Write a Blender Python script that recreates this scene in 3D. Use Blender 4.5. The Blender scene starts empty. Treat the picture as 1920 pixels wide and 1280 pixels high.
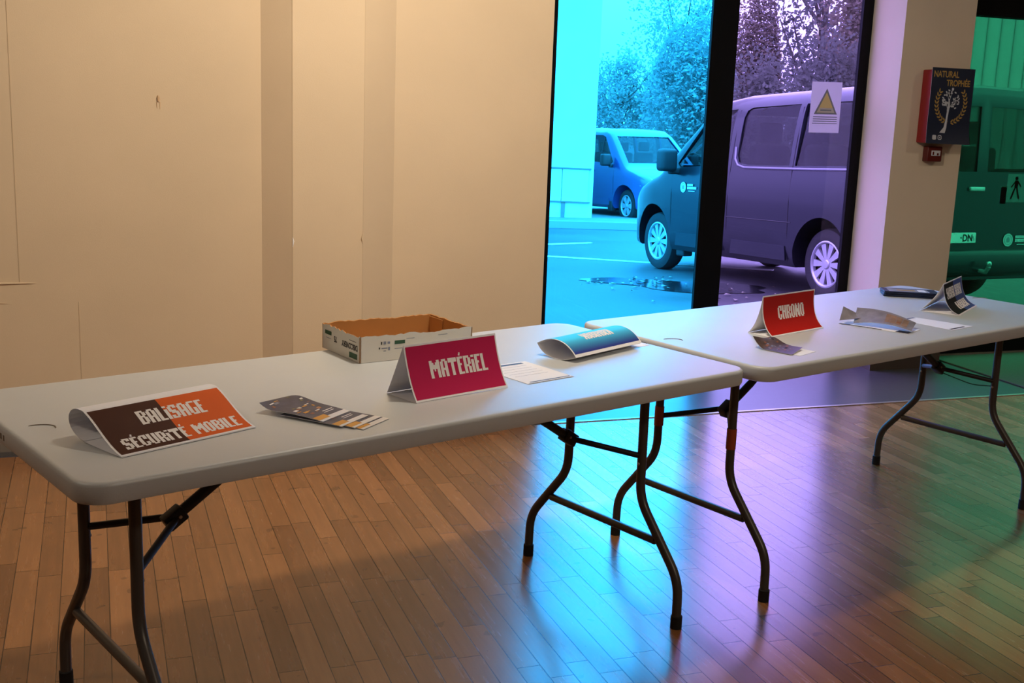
import bpy, bmesh, math, random
from math import sin, cos, pi, radians, sqrt, atan2
from mathutils import Vector, Matrix

random.seed(7)
C = bpy.context.scene.collection
SC = bpy.context.scene

# ------------------------------------------------------------------ camera, sky, exposure
cam_d = bpy.data.cameras.new('camera')
cam = bpy.data.objects.new('camera', cam_d); C.objects.link(cam)
cam_d.sensor_fit = 'HORIZONTAL'; cam_d.sensor_width = 36.0; cam_d.lens = 40.70
cam_d.clip_end = 300
_f = Vector((0.335, 0.921, -0.201)).normalized()
_r = Vector((0.942, -0.335, 0.037)); _r = (_r - _f * _r.dot(_f)).normalized()
_u = _r.cross(_f)
cam.matrix_world = Matrix(((_r.x, _u.x, -_f.x, 0), (_r.y, _u.y, -_f.y, 0), (_r.z, _u.z, -_f.z, 1.4345), (0, 0, 0, 1)))
SC.camera = cam

world = bpy.data.worlds.new('overcast_sky'); SC.world = world
world.use_nodes = True
wn = world.node_tree; wn.nodes.clear()
w_out = wn.nodes.new('ShaderNodeOutputWorld'); w_bg = wn.nodes.new('ShaderNodeBackground')
w_tc = wn.nodes.new('ShaderNodeTexCoord'); w_sep = wn.nodes.new('ShaderNodeSeparateXYZ')
w_ramp = wn.nodes.new('ShaderNodeValToRGB')
wn.links.new(w_tc.outputs['Generated'], w_sep.inputs[0])
wn.links.new(w_sep.outputs['Z'], w_ramp.inputs[0])
wn.links.new(w_ramp.outputs[0], w_bg.inputs[0]); wn.links.new(w_bg.outputs[0], w_out.inputs[0])
w_ramp.color_ramp.elements[0].position = 0.0; w_ramp.color_ramp.elements[0].color = (0.30, 0.305, 0.32, 1)
w_ramp.color_ramp.elements[1].position = 0.24; w_ramp.color_ramp.elements[1].color = (0.80, 0.80, 0.80, 1)
_e = w_ramp.color_ramp.elements.new(0.70); _e.color = (1.0, 1.0, 1.0, 1)
w_bg.inputs[1].default_value = 16.0

SC.view_settings.view_transform = 'Standard'
SC.view_settings.look = 'None'
SC.view_settings.exposure = 0.0
SC.view_settings.gamma = 1.0
SC.view_settings.use_curve_mapping = False
SC.cycles.max_bounces = 10
SC.cycles.transparent_max_bounces = 24
SC.cycles.caustics_reflective = True
SC.cycles.sample_clamp_indirect = 6.0

def lamp(name, loc, size, power, color, rot=(0, 0, 0), spread=180):
    d = bpy.data.lights.new(name, 'AREA'); d.shape = 'DISK'; d.size = size; d.energy = power; d.color = color
    d.spread = radians(spread)
    o = bpy.data.objects.new(name, d); C.objects.link(o); o.location = loc; o.rotation_euler = rot
    return o
WARM = (1.0, 0.87, 0.68)
lamp('ceiling_lamp', (1.20, 2.85, 2.70), 0.30, 50, WARM, (radians(62), 0, 0))
lamp('ceiling_lamp', (-1.7, 2.20, 2.70), 0.30, 14, WARM, (radians(45), 0, 0))
lamp('ceiling_lamp', (2.4, -0.4, 2.72), 0.40, 34, WARM)
lamp('ceiling_lamp', (5.6, 3.0, 2.72), 0.30, 12, WARM)

# ------------------------------------------------------------------ helpers
def lin(c):
    return tuple(((x / 255) / 12.92 if x / 255 <= 0.04045 else ((x / 255 + 0.055) / 1.055) ** 2.4) for x in c)

def mat(name, rgb, rough=0.6, metal=0.0, spec=0.5, var=0.0, vscale=8.0, bump=0.0, bscale=60.0, coat=0.0, stretch=(1, 1, 1)):
    m = bpy.data.materials.new(name); m.use_nodes = True
    nt = m.node_tree; b = nt.nodes['Principled BSDF']
    col = lin(rgb)
    b.inputs['Base Color'].default_value = (*col, 1); b.inputs['Roughness'].default_value = rough
    b.inputs['Metallic'].default_value = metal; b.inputs['Specular IOR Level'].default_value = spec
    b.inputs['Coat Weight'].default_value = coat; b.inputs['Coat Roughness'].default_value = 0.08
    if var or bump:
        tc = nt.nodes.new('ShaderNodeTexCoord'); mp = nt.nodes.new('ShaderNodeMapping')
        mp.inputs['Scale'].default_value = stretch
        nt.links.new(tc.outputs['Object'], mp.inputs[0])
    if var:
        n = nt.nodes.new('ShaderNodeTexNoise'); n.inputs['Scale'].default_value = vscale; n.inputs['Detail'].default_value = 5
        nt.links.new(mp.outputs[0], n.inputs['Vector'])
        r = nt.nodes.new('ShaderNodeValToRGB')
        r.color_ramp.elements[0].position = 0.3; r.color_ramp.elements[1].position = 0.7
        r.color_ramp.elements[0].color = (*[x * (1 - var) for x in col], 1)
        r.color_ramp.elements[1].color = (*[min(1, x * (1 + var)) for x in col], 1)
        nt.links.new(n.outputs[0], r.inputs[0]); nt.links.new(r.outputs[0], b.inputs['Base Color'])
    if bump:
        n2 = nt.nodes.new('ShaderNodeTexNoise'); n2.inputs['Scale'].default_value = bscale; n2.inputs['Detail'].default_value = 4
        nt.links.new(mp.outputs[0], n2.inputs['Vector'])
        bp = nt.nodes.new('ShaderNodeBump'); bp.inputs['Strength'].default_value = bump; bp.inputs['Distance'].default_value = 0.01
        nt.links.new(n2.outputs[0], bp.inputs['Height']); nt.links.new(bp.outputs[0], b.inputs['Normal'])
    return m

def glass(name, tint, rough=0.0, ior=1.45):
    """coloured pane: each of its two faces lets sqrt(tint) through and mirrors by Fresnel"""
    m = bpy.data.materials.new(name); m.use_nodes = True
    nt = m.node_tree; nt.nodes.clear()
    out = nt.nodes.new('ShaderNodeOutputMaterial'); mix = nt.nodes.new('ShaderNodeMixShader')
    tr = nt.nodes.new('ShaderNodeBsdfTransparent'); gl = nt.nodes.new('ShaderNodeBsdfGlossy'); fr = nt.nodes.new('ShaderNodeFresnel')
    tr.inputs[0].default_value = (*[sqrt(x) for x in tint], 1)
    gl.inputs['Roughness'].default_value = rough; fr.inputs['IOR'].default_value = ior
    geo = nt.nodes.new('ShaderNodeNewGeometry'); inv = nt.nodes.new('ShaderNodeMath'); inv.operation = 'SUBTRACT'
    inv.inputs[0].default_value = 1.0; nt.links.new(geo.outputs['Backfacing'], inv.inputs[1])
    mul = nt.nodes.new('ShaderNodeMath'); mul.operation = 'MULTIPLY'
    nt.links.new(fr.outputs[0], mul.inputs[0]); nt.links.new(inv.outputs[0], mul.inputs[1])
    nt.links.new(mul.outputs[0], mix.inputs[0]); nt.links.new(tr.outputs[0], mix.inputs[1]); nt.links.new(gl.outputs[0], mix.inputs[2])
    nt.links.new(mix.outputs[0], out.inputs[0])
    return m

class MB:
    """collects faces with a material slot each and links them as ONE mesh object"""
    def __init__(s): s.v = []; s.f = []; s.m = []
    def add(s, vs, fs, mi=0):
        o = len(s.v); s.v += [tuple(v) for v in vs]
        for f in fs: s.f.append([i + o for i in f]); s.m.append(mi)
        return s
    def box(s, lo, hi, mi=0, M=None):
        x0, y0, z0 = lo; x1, y1, z1 = hi
        vs = [(x0, y0, z0), (x1, y0, z0), (x1, y1, z0), (x0, y1, z0), (x0, y0, z1), (x1, y0, z1), (x1, y1, z1), (x0, y1, z1)]
        if M: vs = [M @ Vector(v) for v in vs]
        return s.add(vs, [(0, 3, 2, 1), (4, 5, 6, 7), (0, 1, 5, 4), (1, 2, 6, 5), (2, 3, 7, 6), (3, 0, 4, 7)], mi)
    def prism(s, pts, z0, z1, mi=0, M=None):
        n = len(pts)
        vs = [(p[0], p[1], z0) for p in pts] + [(p[0], p[1], z1) for p in pts]
        if M: vs = [M @ Vector(v) for v in vs]
        fs = [tuple(range(n - 1, -1, -1)), tuple(range(n, 2 * n))] + [(i, (i + 1) % n, n + (i + 1) % n, n + i) for i in range(n)]
        return s.add(vs, fs, mi)
    def tube(s, path, r, n=12, mi=0, flat=1.0):
        P = [Vector(p) for p in path]; rings = []
        up = Vector((0, 0, 1))
        for i, p in enumerate(P):
            t = ((P[min(i + 1, len(P) - 1)] - P[max(i - 1, 0)])).normalized()
            ref = up if abs(t.dot(up)) < 0.95 else Vector((1, 0, 0))
            a = t.cross(ref).normalized(); b = a.cross(t).normalized()
            if abs(t.dot(up)) >= 0.95: pass
            rr = r[i] if isinstance(r, (list, tuple)) else r
            rings.append((p, a, b, rr))
        # keep the frames from flipping
        out = []
        pa = None
        for p, a, b, rr in rings:
            if pa is not None:
                t = a.cross(b)
                a2 = (pa - t * pa.dot(t)).normalized(); b2 = t.cross(a2) * 1.0
                a, b = a2, b2
            pa = a
            out.append([p + a * (rr * cos(2 * pi * k / n)) + b * (rr * flat * sin(2 * pi * k / n)) for k in range(n)])
        vs = [v for ring in out for v in ring]; fs = []
        for i in range(len(out) - 1):
            for k in range(n):
                k2 = (k + 1) % n
                fs.append((i * n + k, i * n + k2, (i + 1) * n + k2, (i + 1) * n + k))
        fs.append(tuple(range(n - 1, -1, -1))); fs.append(tuple((len(out) - 1) * n + k for k in range(n)))
        return s.add(vs, fs, mi)
    def lathe(s, prof, n=28, mi=0, M=None):
        """profile of (radius, height) about the local z axis"""
        vs = []; fs = []
        for (r, z) in prof:
            for k in range(n):
                v = Vector((r * cos(2 * pi * k / n), r * sin(2 * pi * k / n), z)); vs.append(M @ v if M else v)
        for i in range(len(prof) - 1):
            for k in range(n):
                k2 = (k + 1) % n; fs.append((i * n + k, i * n + k2, (i + 1) * n + k2, (i + 1) * n + k))
        return s.add(vs, fs, mi)
    def build(s, name, mats, parent=None, smooth=None, recalc=True):
        me = bpy.data.meshes.new(name); me.from_pydata(s.v, [], s.f)
        if not isinstance(mats, (list, tuple)): mats = [mats]
        for m in mats: me.materials.append(m)
        for p, i in zip(me.polygons, s.m): p.material_index = i
        if recalc:
            bm = bmesh.new(); bm.from_mesh(me); bmesh.ops.recalc_face_normals(bm, faces=bm.faces); bm.to_mesh(me); bm.free()
        if smooth is not None:
            for p in me.polygons: p.use_smooth = True
            me.set_sharp_from_angle(angle=radians(smooth))
        o = bpy.data.objects.new(name, me); C.objects.link(o)
        if parent is not None: o.parent = parent
        return o

def thing(name, label, cat, loc=(0, 0, 0), rotz=0.0, group=None):
    o = bpy.data.objects.new(name, None); C.objects.link(o); o.empty_display_size = 0.1
    o.location = loc; o.rotation_euler = (0, 0, rotz)
    return tag(o, label, cat, group)
def tag(o, label, cat, group=None):
    o['label'] = label; o['category'] = cat
    if group: o['group'] = group
    return o
def struct(o, label=None):
    o['kind'] = 'structure'
    if label: o['label'] = label
    return o
def rbox(mb, lo, hi, r, mi=0, M=None, seg=3):
    bm = bmesh.new(); bmesh.ops.create_cube(bm, size=1.0)
    for v in bm.verts:
        v.co = Vector([lo[i] + (v.co[i] + 0.5) * (hi[i] - lo[i]) for i in range(3)])
    bmesh.ops.bevel(bm, geom=list(bm.edges), offset=r, segments=seg, affect='EDGES', profile=0.5)
    vs = [(M @ v.co) if M else v.co.copy() for v in bm.verts]
    bm.verts.index_update()
    mb.add(vs, [[v.index for v in f.verts] for f in bm.faces], mi); bm.free(); return mb
def smooth_path(pts, r=0.05, n=5):
    """polyline with its inner corners rounded"""
    P = [Vector(p) for p in pts]; out = [P[0]]
    for i in range(1, len(P) - 1):
        a = (P[i - 1] - P[i]); b = (P[i + 1] - P[i]); d = min(r, a.length * 0.45, b.length * 0.45)
        p0 = P[i] + a.normalized() * d; p1 = P[i] + b.normalized() * d
        for k in range(n + 1):
            t = k / n; out.append(p0 * (1 - t) ** 2 + P[i] * 2 * t * (1 - t) + p1 * t * t)
    out.append(P[-1]); return out

# block lettering, one row of cells per line
GL = {
 'A': ['.###.', '##.##', '##.##', '##.##', '#####', '##.##', '##.##', '##.##'],
 'B': ['####.', '##.##', '##.##', '####.', '##.##', '##.##', '##.##', '####.'],
 'C': ['.####', '##.##', '##.##', '##...', '##...', '##.##', '##.##', '.###.'],
 'E': ['####', '##..', '##..', '###.', '##..', '##..', '##..', '####'],
 'G': ['.####', '##...', '##...', '##...', '##.##', '##.##', '##.##', '.####'],
 'H': ['##.##', '##.##', '##.##', '#####', '##.##', '##.##', '##.##', '##.##'],
 'I': ['##', '##', '##', '##', '##', '##', '##', '##'],
 'i': ['##', '..', '##', '##', '##', '##', '##', '##'],
 'L': ['##..', '##..', '##..', '##..', '##..', '##..', '##..', '####'],
 'M': ['##...##', '###.###', '#######', '#######', '##.#.##', '##...##', '##...##', '##...##'],
 'N': ['##..##', '###.##', '###.##', '######', '######', '##.###', '##.###', '##..##'],
 'O': ['.###.', '##.##', '##.##', '##.##', '##.##', '##.##', '##.##', '.###.'],
 'R': ['####.', '##.##', '##.##', '##.##', '####.', '##.##', '##.##', '##.##'],
 'S': ['.####', '##.##', '##...', '####.', '.####', '...##', '##.##', '####.'],
 'T': ['######', '######', '..##..', '..##..', '..##..', '..##..', '..##..', '..##..'],
 'U': ['##.##', '##.##', '##.##', '##.##', '##.##', '##.##', '##.##', '.###.'],
 '#': ['#####', '##.##', '#####', '##.##', '#####', '#.###', '#####', '##.##'],
 '=': ['##.##', '##.##', '##.##', '#####', '.####', '.####', '##.##', '##.##'],
 ' ': ['...'] * 8,
}
def block_text(txt):
    """list of rectangles (x0, y0, x1, y1) in cells, y up, and the line width; É carries a pointed accent"""
    rects = []; x = 0
    for ch in txt:
        acc = ch == 'É'
        g = GL['E' if acc else ch]; w = len(g[0])
        for r, row in enumerate(g):
            c = 0
            while c < w:
                if row[c] == '#':
                    c1 = c
                    while c1 < w and row[c1] == '#': c1 += 1
                    rects.append((x + c, 7 - r, x + c1, 8 - r)); c = c1
                else: c += 1
        if acc: rects += [(x + 1.4, 8.5, x + 2.6, 9.2), (x + 1.8, 9.2, x + 2.8, 9.9)]
        x += w + 0.55
    return rects, x - 0.55

def font_mesh(txt, size, bold=0.0, align='LEFT'):
    cu = bpy.data.curves.new('t', 'FONT'); cu.body = txt; cu.size = size; cu.offset = bold; cu.align_x = align; cu.fill_mode = 'FRONT'
    o = bpy.data.objects.new('t', cu); C.objects.link(o)
    bpy.context.view_layer.update()
    me = o.evaluated_get(bpy.context.evaluated_depsgraph_get()).to_mesh()
    vs = [v.co.copy() for v in me.vertices]; fs = [list(p.vertices) for p in me.polygons]
    o.evaluated_get(bpy.context.evaluated_depsgraph_get()).to_mesh_clear()
    bpy.data.objects.remove(o); bpy.data.curves.remove(cu)
    return vs, fs

# ------------------------------------------------------------------ materials
M_wall = mat('wallpaper_beige', (222, 198, 168), 0.85, spec=0.2, var=0.05, vscale=1.6, bump=0.06, bscale=220)
M_wall_other = mat('plain_wall', (150, 136, 118), 0.9)
M_ceiling = mat('ceiling_white', (225, 222, 214), 0.9)
M_base = mat('baseboard_brown', (70, 58, 50), 0.5)
M_pillar = mat('pillar_paint', (222, 204, 180), 0.8, spec=0.25, var=0.03, vscale=3)
M_black = mat('black_aluminium', (10, 10, 12), 0.6, spec=0.15)
M_lino = mat('entrance_lino', (72, 70, 72), 0.32, var=0.06, vscale=30)
M_strip = mat('threshold_metal', (190, 180, 165), 0.35, metal=0.7)
M_mat = mat('mat_fibre', (74, 80, 66), 0.75, var=0.15, vscale=120)
M_plastic = mat('table_plastic', (202, 205, 208), 0.42, spec=1.0, var=0.02, vscale=5, bump=0.05, bscale=400)
M_mark = mat('mould_mark', (120, 108, 95), 0.6)
M_steel = mat('leg_steel_grey', (84, 78, 74), 0.38, metal=0.35, spec=0.5)
M_dark = mat('hinge_black', (24, 22, 22), 0.45)
M_rubber = mat('rubber_black', (16, 15, 15), 0.7)
M_tape = mat('orange_tape', (170, 72, 30), 0.5)
M_paper = mat('paper_white', (250, 248, 252), 0.7, spec=0.25)
M_ink_w = mat('print_white', (246, 240, 238), 0.7, spec=0.25)
M_magenta = mat('print_magenta', (196, 34, 86), 0.6, spec=0.15)
M_red = mat('print_red', (186, 28, 22), 0.6, spec=0.15)
M_brown = mat('print_brown', (70, 32, 14), 0.6, spec=0.15)
M_orange = mat('print_orange', (226, 98, 28), 0.6, spec=0.15)
M_pblack = mat('print_black', (30, 30, 34), 0.6, spec=0.15)
M_pblue = mat('print_slate_blue', (74, 92, 150), 0.6, spec=0.15)
M_navy = mat('print_navy', (26, 34, 58), 0.45, spec=0.4)
M_gold = mat('print_gold', (176, 140, 72), 0.5)
M_silver = mat('print_silver', (196, 198, 206), 0.5)
M_tint = mat('print_grey_text', (130, 134, 150), 0.6)
M_header = mat('print_header_blue', (60, 84, 120), 0.6)
M_card_in = mat('cardboard_brown', (184, 130, 72), 0.8, var=0.05, vscale=12)
M_card_out = mat('carton_white', (222, 216, 204), 0.65, spec=0.3)
M_green = mat('print_dark_green', (44, 84, 58), 0.6)
M_txt = mat('print_charcoal', (48, 44, 44), 0.6)
M_boxred = mat('enamel_red', (150, 22, 24), 0.4)
M_darkred = mat('callpoint_red', (92, 24, 20), 0.4)
M_yellow = mat('print_yellow', (214, 190, 132), 0.6)
G_cyan = glass('cyan_glass', (0.018, 0.40, 0.95))
G_purple = glass('purple_glass', (0.215, 0.155, 0.50))
G_green = glass('green_glass', (0.008, 0.110, 0.056))

def wood_floor():
    m = bpy.data.materials.new('oak_strip_floor'); m.use_nodes = True
    nt = m.node_tree; b = nt.nodes['Principled BSDF']; N = nt.nodes.new; L = nt.links.new
    def math(op, a, bb=None, c=None):
        n = N('ShaderNodeMath'); n.operation = op
        for i, x in enumerate((a, bb, c)):
            if x is None: continue
            if isinstance(x, (int, float)): n.inputs[i].default_value = x
            else: L(x, n.inputs[i])
        return n.outputs[0]
    tc = N('ShaderNodeTexCoord'); sp = N('ShaderNodeSeparateXYZ'); L(tc.outputs['Object'], sp.inputs[0])
    X, Y = sp.outputs['X'], sp.outputs['Y']
    W, LEN = 0.066, 0.52
    xs = math('DIVIDE', X, W); row = math('FLOOR', xs); fx = math('FRACT', xs)
    wn1 = N('ShaderNodeTexWhiteNoise'); wn1.noise_dimensions = '1D'; L(row, wn1.inputs['W'])
    ys = math('ADD', math('DIVIDE', Y, LEN), math('MULTIPLY', wn1.outputs['Value'], 7.3)); idx = math('FLOOR', ys); fy = math('FRACT', ys)
    cb = N('ShaderNodeCombineXYZ'); L(row, cb.inputs[0]); L(idx, cb.inputs[1])
    wn2 = N('ShaderNodeTexWhiteNoise'); wn2.noise_dimensions = '2D'; L(cb.outputs[0], wn2.inputs['Vector'])
    ramp = N('ShaderNodeValToRGB'); L(wn2.outputs['Value'], ramp.inputs[0])
    e = ramp.color_ramp.elements
    e[0].position = 0.0; e[0].color = (*lin((126, 82, 46)), 1)
    e[1].position = 1.0; e[1].color = (*lin((168, 114, 70)), 1)
    e2 = e.new(0.35); e2.color = (*lin((142, 94, 54)), 1)
    e3 = e.new(0.7); e3.color = (*lin((154, 104, 62)), 1)
    gm = N('ShaderNodeMapping'); gm.inputs['Scale'].default_value = (38, 2.6, 1); L(tc.outputs['Object'], gm.inputs[0])
    off = N('ShaderNodeVectorMath'); off.operation = 'ADD'; L(gm.outputs[0], off.inputs[0])
    sc = N('ShaderNodeVectorMath'); sc.operation = 'SCALE'; L(wn2.outputs['Color'], sc.inputs[0]); sc.inputs['Scale'].default_value = 40; L(sc.outputs[0], off.inputs[1])
    gn = N('ShaderNodeTexNoise'); gn.inputs['Scale'].default_value = 1.0; gn.inputs['Detail'].default_value = 6; gn.inputs['Roughness'].default_value = 0.62; L(off.outputs[0], gn.inputs['Vector'])
    kn = N('ShaderNodeTexNoise'); kn.inputs['Scale'].default_value = 13; kn.inputs['Detail'].default_value = 2; L(tc.outputs['Object'], kn.inputs['Vector'])
    knot = math('MULTIPLY', math('GREATER_THAN', kn.outputs[0], 0.70), 0.35)
    g1 = math('MULTIPLY_ADD', gn.outputs[0], 0.7, 0.65)
    # gaps between the boards
    ex = math('ABSOLUTE', math('SUBTRACT', fx, 0.5)); ey = math('ABSOLUTE', math('SUBTRACT', fy, 0.5))
    wn3 = N('ShaderNodeTexNoise'); wn3.inputs['Scale'].default_value = 3.0; L(tc.outputs['Object'], wn3.inputs['Vector'])
    gapx = math('GREATER_THAN', ex, math('MULTIPLY_ADD', wn3.outputs[0], -0.035, 0.4975)); gapy = math('GREATER_THAN', ey, 0.4975)
    gap = math('MAXIMUM', gapx, gapy)
    k = math('MULTIPLY', g1, math('SUBTRACT', 1.0, math('MULTIPLY', gap, 0.78)))
    k2 = math('MULTIPLY', k, math('SUBTRACT', 1.0, knot))
    mx = N('ShaderNodeVectorMath'); mx.operation = 'SCALE'; L(ramp.outputs[0], mx.inputs[0]); L(k2, mx.inputs['Scale'])
    L(mx.outputs[0], b.inputs['Base Color'])
    rr = math('MULTIPLY_ADD', gn.outputs[0], 0.14, 0.19); L(rr, b.inputs['Roughness'])
    hgt = math('SUBTRACT', math('MULTIPLY', gn.outputs[0], 0.12), gap)
    hgt2 = math('ADD', hgt, math('MULTIPLY', wn2.outputs['Value'], 0.25))
    bp = N('ShaderNodeBump'); bp.inputs['Strength'].default_value = 0.25; bp.inputs['Distance'].default_value = 0.002
    L(hgt2, bp.inputs['Height']); L(bp.outputs[0], b.inputs['Normal'])
    b.inputs['Specular IOR Level'].default_value = 0.45
    L(math('MULTIPLY_ADD', gap, -0.5, 0.5), b.inputs['Coat Weight']); b.inputs['Coat Roughness'].default_value = 0.22; L(bp.outputs[0], b.inputs['Coat Normal'])
    return m
M_wood = wood_floor()

# ------------------------------------------------------------------ the room
HC = 2.8
struct(MB().box((-5, -4, -0.06), (8, 4.765, 0)).build('floor', M_wood))
struct(MB().box((-5, 4.785, -0.06), (8, 5.90, 0)).build('floor_entrance', M_lino))
struct(MB().box((1.905, 4.765, -0.06), (8, 4.785, 0.004)).build('trim_1', M_strip))
struct(MB().box((-5, -4, HC), (8, 5.95, HC + 0.1)).build('ceiling', M_ceiling))
struct(MB().box((-5.15, -4, 0), (-5, 5.2, HC)).build('wall_left', M_wall_other))
struct(MB().box((8, -4, 0), (8.15, 5.95, HC)).build('wall_right', M_wall_other))
struct(MB().box((-5, -4.15, 0), (8, -4, HC)).build('wall_front', M_wall_other))
# papered wall with its splayed pilaster, returning to the glazing
wl = MB().prism([(-5, 4.85), (0.645, 4.85), (0.757, 4.755), (1.049, 4.755), (1.200, 4.85), (1.903, 4.85), (2.205, 5.70), (2.205, 5.85), (1.5, 5.85), (1.5, 5.1), (-5, 5.1)], 0, HC)
w_back = struct(wl.build('wall_back', M_wall))
bb = MB().prism([(-5, 4.838), (0.63, 4.838), (0.745, 4.743), (1.06, 4.743), (1.21, 4.838), (1.905, 4.838), (1.905, 4.852), (1.2, 4.852), (1.05, 4.757), (0.757, 4.757), (0.645, 4.852), (-5, 4.852)], 0, 0.10)
struct(bb.build('baseboard_back', mat('baseboard_grey', (132, 120, 110), 0.6)))
# wallpaper seams, the lifted ripple and the old nail plug belong to the wall surface
M_seam = mat('wallpaper_seam', (204, 180, 150), 0.9)
sm = MB()
sm.box((-0.290, 4.8485, 0.68), (-0.2875, 4.851, 1.95), 0)
sm.box((-0.077, 4.8485, 0.10), (-0.0755, 4.851, 0.60), 0)
sm.tube([(-0.9, 4.850, 0.664), (-0.55, 4.849, 0.672), (-0.40, 4.8475, 0.678), (-0.26, 4.8485, 0.678), (-0.22, 4.851, 0.676)], [0.002, 0.003, 0.005, 0.003, 0.001], 8, 1)
sm.tube([(-0.9, 4.852, 0.60), (-0.5, 4.848, 0.605), (-0.36, 4.849, 0.600), (-0.30, 4.852, 0.596)], [0.001, 0.003, 0.002, 0.001], 8, 1)
sm.box((0.7555, 4.7540, 0.1), (0.7575, 4.757, HC - 0.01), 0)
sm.box((1.0475, 4.7540, 0.1), (1.0490, 4.757, HC - 0.01), 0)
sm.tube([(0.757, 4.7535, 0.865), (0.759, 4.752, 0.850), (0.757, 4.7535, 0.825)], [0.001, 0.004, 0.001], 6, 2)
sm.tube([(1.049, 4.7535, 0.885), (1.045, 4.751, 0.86), (1.048, 4.7535, 0.84)], [0.001, 0.005, 0.001], 6, 1)
sm.build('wallpaper_seams', [M_seam, M_wall, M_ink_w], w_back, smooth=60)
pl = MB()
pl.tube([(0.246, 4.846, 1.415), (0.246, 4.8445, 1.405), (0.246, 4.846, 1.392)], [0.003, 0.005, 0.003], 8)
pl.tube([(0.240, 4.8495, 1.39), (0.241, 4.8495, 1.365)], [0.002, 0.001], 6)
pl.tube([(0.252, 4.8495, 1.39), (0.252, 4.8495, 1.362)], [0.002, 0.001], 6)
pl.build('nail_plug', mat('nail_plug_brown', (206, 170, 132), 0.8), w_back, smooth=60)

# pillar with dark plinth
pil = struct(MB().box((4.195, 5.45, 0), (4.665, 5.764, HC)).build('wall_pillar', M_pillar))
struct(MB().box((4.187, 5.442, 0), (4.673, 5.80, 0.10)).build('baseboard_pillar', M_base))
# lintel above the glazing and the wall beyond the door
struct(MB().box((2.205, 5.70, 2.62), (4.195, 5.90, HC)).build('wall_lintel', M_wall_other))
struct(MB().box((4.665, 5.70, 2.30), (8, 5.90, HC)).build('wall_over_door', M_wall_other))
struct(MB().box((6.55, 5.70, 0), (8, 5.90, 2.30)).build('wall_beside_door', M_wall_other))

def pane_box(name, mtl, u0, u1, z0, z1, parent, v=5.756):
    return MB().box((u0, v - 0.004, z0), (u1, v + 0.004, z1)).build(name, mtl, parent)
w1 = struct(MB().box((2.205, 5.738, 0), (2.272, 5.761, 2.62)).box((2.272, 5.71, 2.56), (3.17, 5.80, 2.62)).box((2.272, 5.71, 0), (3.17, 5.80, 0.045)).build('window_1', M_black))
w1['label'] = 'tall floor length window of cyan glass in a black frame'
pane_box('cyan_pane', G_cyan, 2.268, 3.174, 0.04, 2.565, w1)
w2 = struct(MB().box((4.128, 5.738, 0), (4.196, 5.761, 2.62)).box((3.33, 5.71, 2.56), (4.128, 5.80, 2.62)).box((3.33, 5.71, 0), (4.128, 5.80, 0.045)).build('window_2', M_black))
w2['label'] = 'tall floor length window of purple glass in a black frame'
pane_box('purple_pane', G_purple, 3.326, 4.132, 0.04, 2.565, w2)
struct(MB().box((3.170, 5.738, 0), (3.330, 5.759, 2.62)).build('trim_2', M_black))
d1 = struct(MB().box((4.665, 5.72, 0), (4.72, 5.82, 2.30)).box((4.72, 5.72, 2.045), (6.55, 5.82, 2.30)).box((6.48, 5.72, 0), (6.55, 5.82, 2.045)).box((4.72, 5.72, 0.012), (6.48, 5.80, 0.10)).build('door_1', M_black))
d1['label'] = 'green glass entrance door in a black frame'
MB().box((4.665, 5.712, 2.20), (6.55, 5.722, 2.215)).build('header_groove', M_rubber, d1)
MB().box((4.72, 5.70, 0.0), (6.48, 5.82, 0.012)).build('door_sill', M_strip, d1)
pane_box('green_pane', G_green, 4.715, 6.485, 0.09, 2.05, d1)

# ------------------------------------------------------------------ folding tables
TL, TW, TH = 1.83, 0.787, 0.7466
def ring(inset, z, r=0.06, n=8):
    hx, hy = TL / 2 - inset, TW / 2 - inset; rr = max(r - inset, 0.01); out = []
    for cx, cy, a0 in ((hx - rr, hy - rr, 0), (-hx + rr, hy - rr, pi / 2), (-hx + rr, -hy + rr, pi), (hx - rr, -hy + rr, 1.5 * pi)):
        for k in range(n + 1):
            a = a0 + k * pi / 2 / n; out.append((cx + rr * cos(a), cy + rr * sin(a), z))
    return out
def tabletop_mesh():
    mb = MB(); R = [ring(0.010, 0.0), ring(0.005, -0.0012), ring(0.0015, -0.0045), ring(0, -0.010), ring(0, -0.036), ring(0.003, -0.042), ring(0.010, -0.0445), ring(0.028, -0.0445), ring(0.032, -0.030)]
    n = len(R[0]); vs = [p for r in R for p in r]; fs = [tuple(range(n))]
    for i in range(len(R) - 1):
        for k in range(n): fs.append((i * n + k, i * n + (k + 1) % n, (i + 1) * n + (k + 1) % n, (i + 1) * n + k))
    fs.append(tuple((len(R) - 1) * n + k for k in range(n)))
    mb.add(vs, fs)
    # moulded finger marks near both ends, and the printed code on the end edge
    for sx in (-1, 1):
        pts = [(sx * 0.868 + 0.020 * cos(a), 0.020 + 0.045 * sin(a), 0.0004) for a in [k * pi / 14 for k in range(15)]]
        pts = [(sx * 0.868 + 0.045 * cos(a) * 0.9, 0.012 + 0.03 * sin(a), 0.0004) for a in [radians(-25) + k * radians(120) / 14 for k in range(15)]]
        mb.tube(pts, [0.0006] + [0.0016] * 13 + [0.0006], 6, 1)
    return mb
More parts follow.
